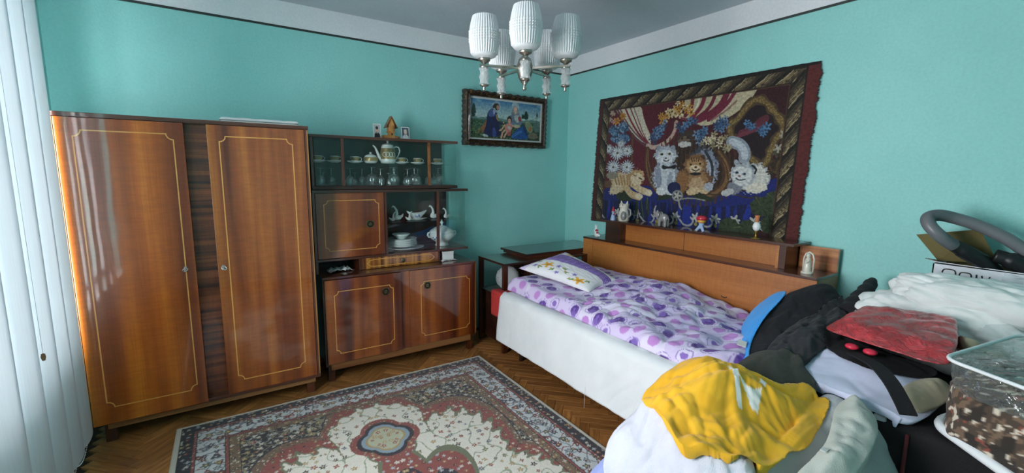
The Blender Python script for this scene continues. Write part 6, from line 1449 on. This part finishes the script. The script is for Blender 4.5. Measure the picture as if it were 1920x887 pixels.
s1_ = V[:, 0]*1.2+V[:, 1]; p = Paint(s1_, V[:, 2]*1.4+V[:, 0]*.8, srgb('#463a30')); p.put(fbm(p.x*20, p.y*24, 3) > .12, srgb('#6e5a48')); p.put(fbm(p.x*22, p.y*26, 8) > .26, srgb('#c9bfae')); p.put(fbm(p.x*17, p.y*20, 12) > .34, srgb('#8a4638')); p.put(fbm(p.x*8, p.y*9, 17) < -.2, srgb('#2a241f'))
set_col(o, p.c)
# ================================================================= small figures along the headboard
plain('grey_glaze', srgb('#8d8a88'), .3, coat=.5, var=.25); plain('red_glaze', srgb('#c0283a'), .25, coat=.6); plain('yellow_glaze', srgb('#d8a040'), .3, coat=.5); plain('orange_glaze', srgb('#c87a4a'), .3, coat=.5)
plain('gold_glaze', srgb('#a5823c'), .3, .8); plain('ivory_glaze', srgb('#d6d2c2'), .35, coat=.4); plain('blue_glaze', srgb('#9fb4d6'), .3, coat=.5); plain('dark_glaze', srgb('#1c1a1c'), .3); plain('green_glaze', srgb('#3c5a34'), .35)
def melt(o, vox=.003, it=4):
    r = o.modifiers.new('skin', 'REMESH'); r.mode = 'VOXEL'; r.voxel_size = vox; r.use_smooth_shade = True
    q = o.modifiers.new('soften', 'SMOOTH'); q.factor = .5; q.iterations = it; return o
SZ = 1.066
# rabbit with red flower, on the ledge
x, y, z = -.255, -.735, .904
t = thing('rabbit_figurine', 'white porcelain rabbit with a red flower at the ledge\'s left end', 'figurine', (x, y, z))
melt(ob('body', MB().ell((x, y, z+.026), (.022, .030, .026)).ell((x-.004, y+.012, z+.060), (.017, .017, .017)).tube([(x, y+.014, z+.068), (x, y+.020, z+.098), (x, y+.022, z+.118)], [.008, .008, .003], 8).tube([(x, y+.006, z+.068), (x, y+.002, z+.094), (x, y, z+.110)], [.008, .008, .003], 8).ell((x, y-.028, z+.02), (.012, .012, .012)), 'porcelain', t))
ob('flower', MB().ell((x-.016, y-.012, z+.066), (.010, .018, .010), 12, 8).ell((x-.02, y-.022, z+.045), (.007, .012, .008), 10, 6), 'red_glaze', t, smooth=True)
# cat-shaped jug
x, y, z = -.16, -.955, SZ
t = thing('cat_jug', 'grey and white cat-shaped jug, tallest figure on the raised shelf', 'jug', (x, y, z))
melt(ob('body', MB().lathe([(0, 0), (.040, 0), (.046, .01), (.048, .04), (.042, .075), (.036, .10), (.042, .135), (.044, .150), (0, .152)], (x, y, z), 24).tube([(x, y-.028, z+.14), (x, y-.036, z+.178)], [.016, .003], 8).tube([(x, y+.028, z+.14), (x, y+.036, z+.178)], [.016, .003], 8).ell((x-.036, y+.005, z+.128), (.016, .015, .012)), 'ivory_glaze', t), .004)
ob('dark_patch', MB().ell((x-.036, y-.026, z+.050), (.020, .026, .040), 12, 8).ell((x-.042, y-.018, z+.142), (.006, .008, .006), 8, 6).ell((x-.042, y+.014, z+.142), (.005, .007, .005), 8, 6), 'grey_glaze', t, smooth=True)
ob('handle', MB().tube([(x, y-.044, z+.11), (x, y-.072, z+.10), (x, y-.075, z+.06), (x, y-.046, z+.03)], .008, 8), 'grey_glaze', t, smooth=True)
# small clown beside the jug
x, y = -.185, -.855
t = thing('clown_figurine', 'tiny white figure in a red hat left of the cat jug', 'figurine', (x, y, z))
melt(ob('body', MB().lathe([(.024, 0), (.022, .02), (.015, .045), (.010, .06), (0, .062)], (x, y, z), 16).ell((x, y, z+.072), (.014, .014, .015)), 'blue_glaze', t))
ob('hat', MB().lathe([(.016, .080), (.014, .088), (.004, .118), (0, .120)], (x, y, z), 14), 'red_glaze', t, smooth=True); ob('arm', MB().tube([(x-.01, y-.012, z+.05), (x-.014, y-.028, z+.058), (x-.014, y-.036, z+.072)], .005, 7), 'red_glaze', t, smooth=True)
# elephant, trunk up
x, y = -.175, -1.375
t = thing('elephant_figurine', 'grey marbled elephant figurine with its trunk raised', 'figurine', (x, y, z))
mb = MB().ell((x, y, z+.070), (.030, .045, .032)).ell((x-.006, y+.046, z+.090), (.022, .024, .026))
for sx_ in (-.014, .014):
    for sy_ in (-.026, .024): mb.tube([(x+sx_, y+sy_, z+.06), (x+sx_, y+sy_, z+.001)], [.015, .012], 10)
mb.tube([(x-.008, y+.060, z+.090), (x-.010, y+.076, z+.100), (x-.010, y+.082, z+.128), (x-.010, y+.074, z+.150), (x-.010, y+.066, z+.160)], [.013, .011, .009, .007, .005], 9)
mb.tube([(x, y-.042, z+.075), (x, y-.052, z+.05)], [.004, .003], 6)
melt(ob('body', mb, 'grey_glaze', t)); 
for s in (-1, 1): ob('ear', MB().ell((x-.006+s*.024, y+.040, z+.090), (.005, .020, .024), 12, 8), 'grey_glaze', t, smooth=True)
# mushroom
x, y = -.190, -1.712
t = thing('mushroom_figurine', 'red-capped porcelain toadstool figurine on white feet', 'figurine', (x, y, z))
melt(ob('stalk', MB().lathe([(.016, .03), (.018, .05), (.022, .075), (0, .08)], (x, y, z), 16).tube([(x-.008, y-.004, z+.04), (x-.018, y-.030, z+.004)], [.014, .010], 8).tube([(x-.008, y+.004, z+.04), (x-.018, y+.030, z+.004)], [.014, .010], 8).tube([(x+.004, y, z+.04), (x+.02, y, z+.004)], [.014, .010], 8), 'blue_glaze', t))
ob('collar', MB().lathe([(.020, .062), (.030, .072), (.028, .086), (0, .09)], (x, y, z), 20), 'yellow_glaze', t, smooth=True)
cp = ob('cap', MB().lathe([(.034, .084), (.040, .092), (.036, .104), (.022, .114), (0, .117)], (x, y, z), 22), 'red_glaze', t, smooth=True); ob('cap_knob', MB().lathe([(.008, .114), (.009, .124), (.004, .132), (0, .134)], (x, y, z), 12), 'dark_glaze', cp, smooth=True)
# bird-shaped stemmed vase
x, y = -.190, -2.100
t = thing('stemmed_vase', 'slim white vase with orange neck on a gold stem', 'vase', (x, y, z))
ob('foot', MB().lathe([(0, 0), (.028, 0), (.029, .003), (.012, .007), (.006, .014), (.006, .030), (.010, .046), (.012, .050)], (x, y, z), 22), 'gold_glaze', t, smooth=True)
ob('bowl', MB().lathe([(.010, .050), (.020, .060), (.025, .078), (.020, .096), (.012, .108)], (x, y, z), 22), 'porcelain', t, smooth=True)
ob('neck', MB().lathe([(.012, .108), (.011, .122), (.014, .140), (.016, .150), (.013, .150), (0, .13)], (x, y, z), 20), 'orange_glaze', t, smooth=True)
# robed statuette on the ledge
x, y, z = -.215, -2.425, .904
t = thing('robed_statuette', 'small ivory robed statuette standing on the ledge\'s right end', 'statuette', (x, y, z))
ob('pedestal', MB().lathe([(0, 0), (.032, 0), (.032, .008), (.026, .014), (0, .014)], (x, y, z), 20), 'ivory_glaze', t, smooth=True)
melt(ob('figure', MB().lathe([(.021, .012), (.020, .04), (.017, .07), (.015, .085), (.008, .095), (0, .097)], (x, y, z), 16).ell((x, y, z+.106), (.012, .012, .014)).tube([(x-.012, y-.012, z+.080), (x-.022, y-.002, z+.068), (x-.020, y+.006, z+.078)], .005, 7), 'ivory_glaze', t), .0025, 2)
ob('niche_shell', MB().ribbon([(y-.026, z+.012), (y-.026, z+.085), (y-.018, z+.112), (y, z+.122), (y+.018, z+.112), (y+.026, z+.085), (y+.026, z+.012)], .006, x+.002, x+.024, closed=False) if False else MB().tube([(x+.010, y-.026, z+.012), (x+.010, y-.027, z+.085), (x+.010, y-.018, z+.115), (x+.010, y, z+.126), (x+.010, y+.018, z+.115), (x+.010, y+.027, z+.085), (x+.010, y+.026, z+.012)], .005, 8), 'ivory_glaze', t, smooth=True)
# clear film drooping over the far right of the pillows
clearmat('thin_film', (.97, .98, .98), .06, .08, 18, 1.0, .6, frost=.12)
nx, ny = 40, 30; u, v = np.meshgrid(np.linspace(0, 1, nx), np.linspace(0, 1, ny))
X = -.62+.35*v+.02*gnoise(u*4, v*4, 3); Y = -3.20-.40*u; Z = .86+.20*v+.03*gnoise(u*5, v*5, 7)
o = mesh_obj('plastic_film', np.stack([X, Y, Z], -1).reshape(-1, 3), grid_quads(nx, ny), 'thin_film', smooth=True); tag(o, 'crumpled clear plastic film draped over the white bedding at right', 'film')
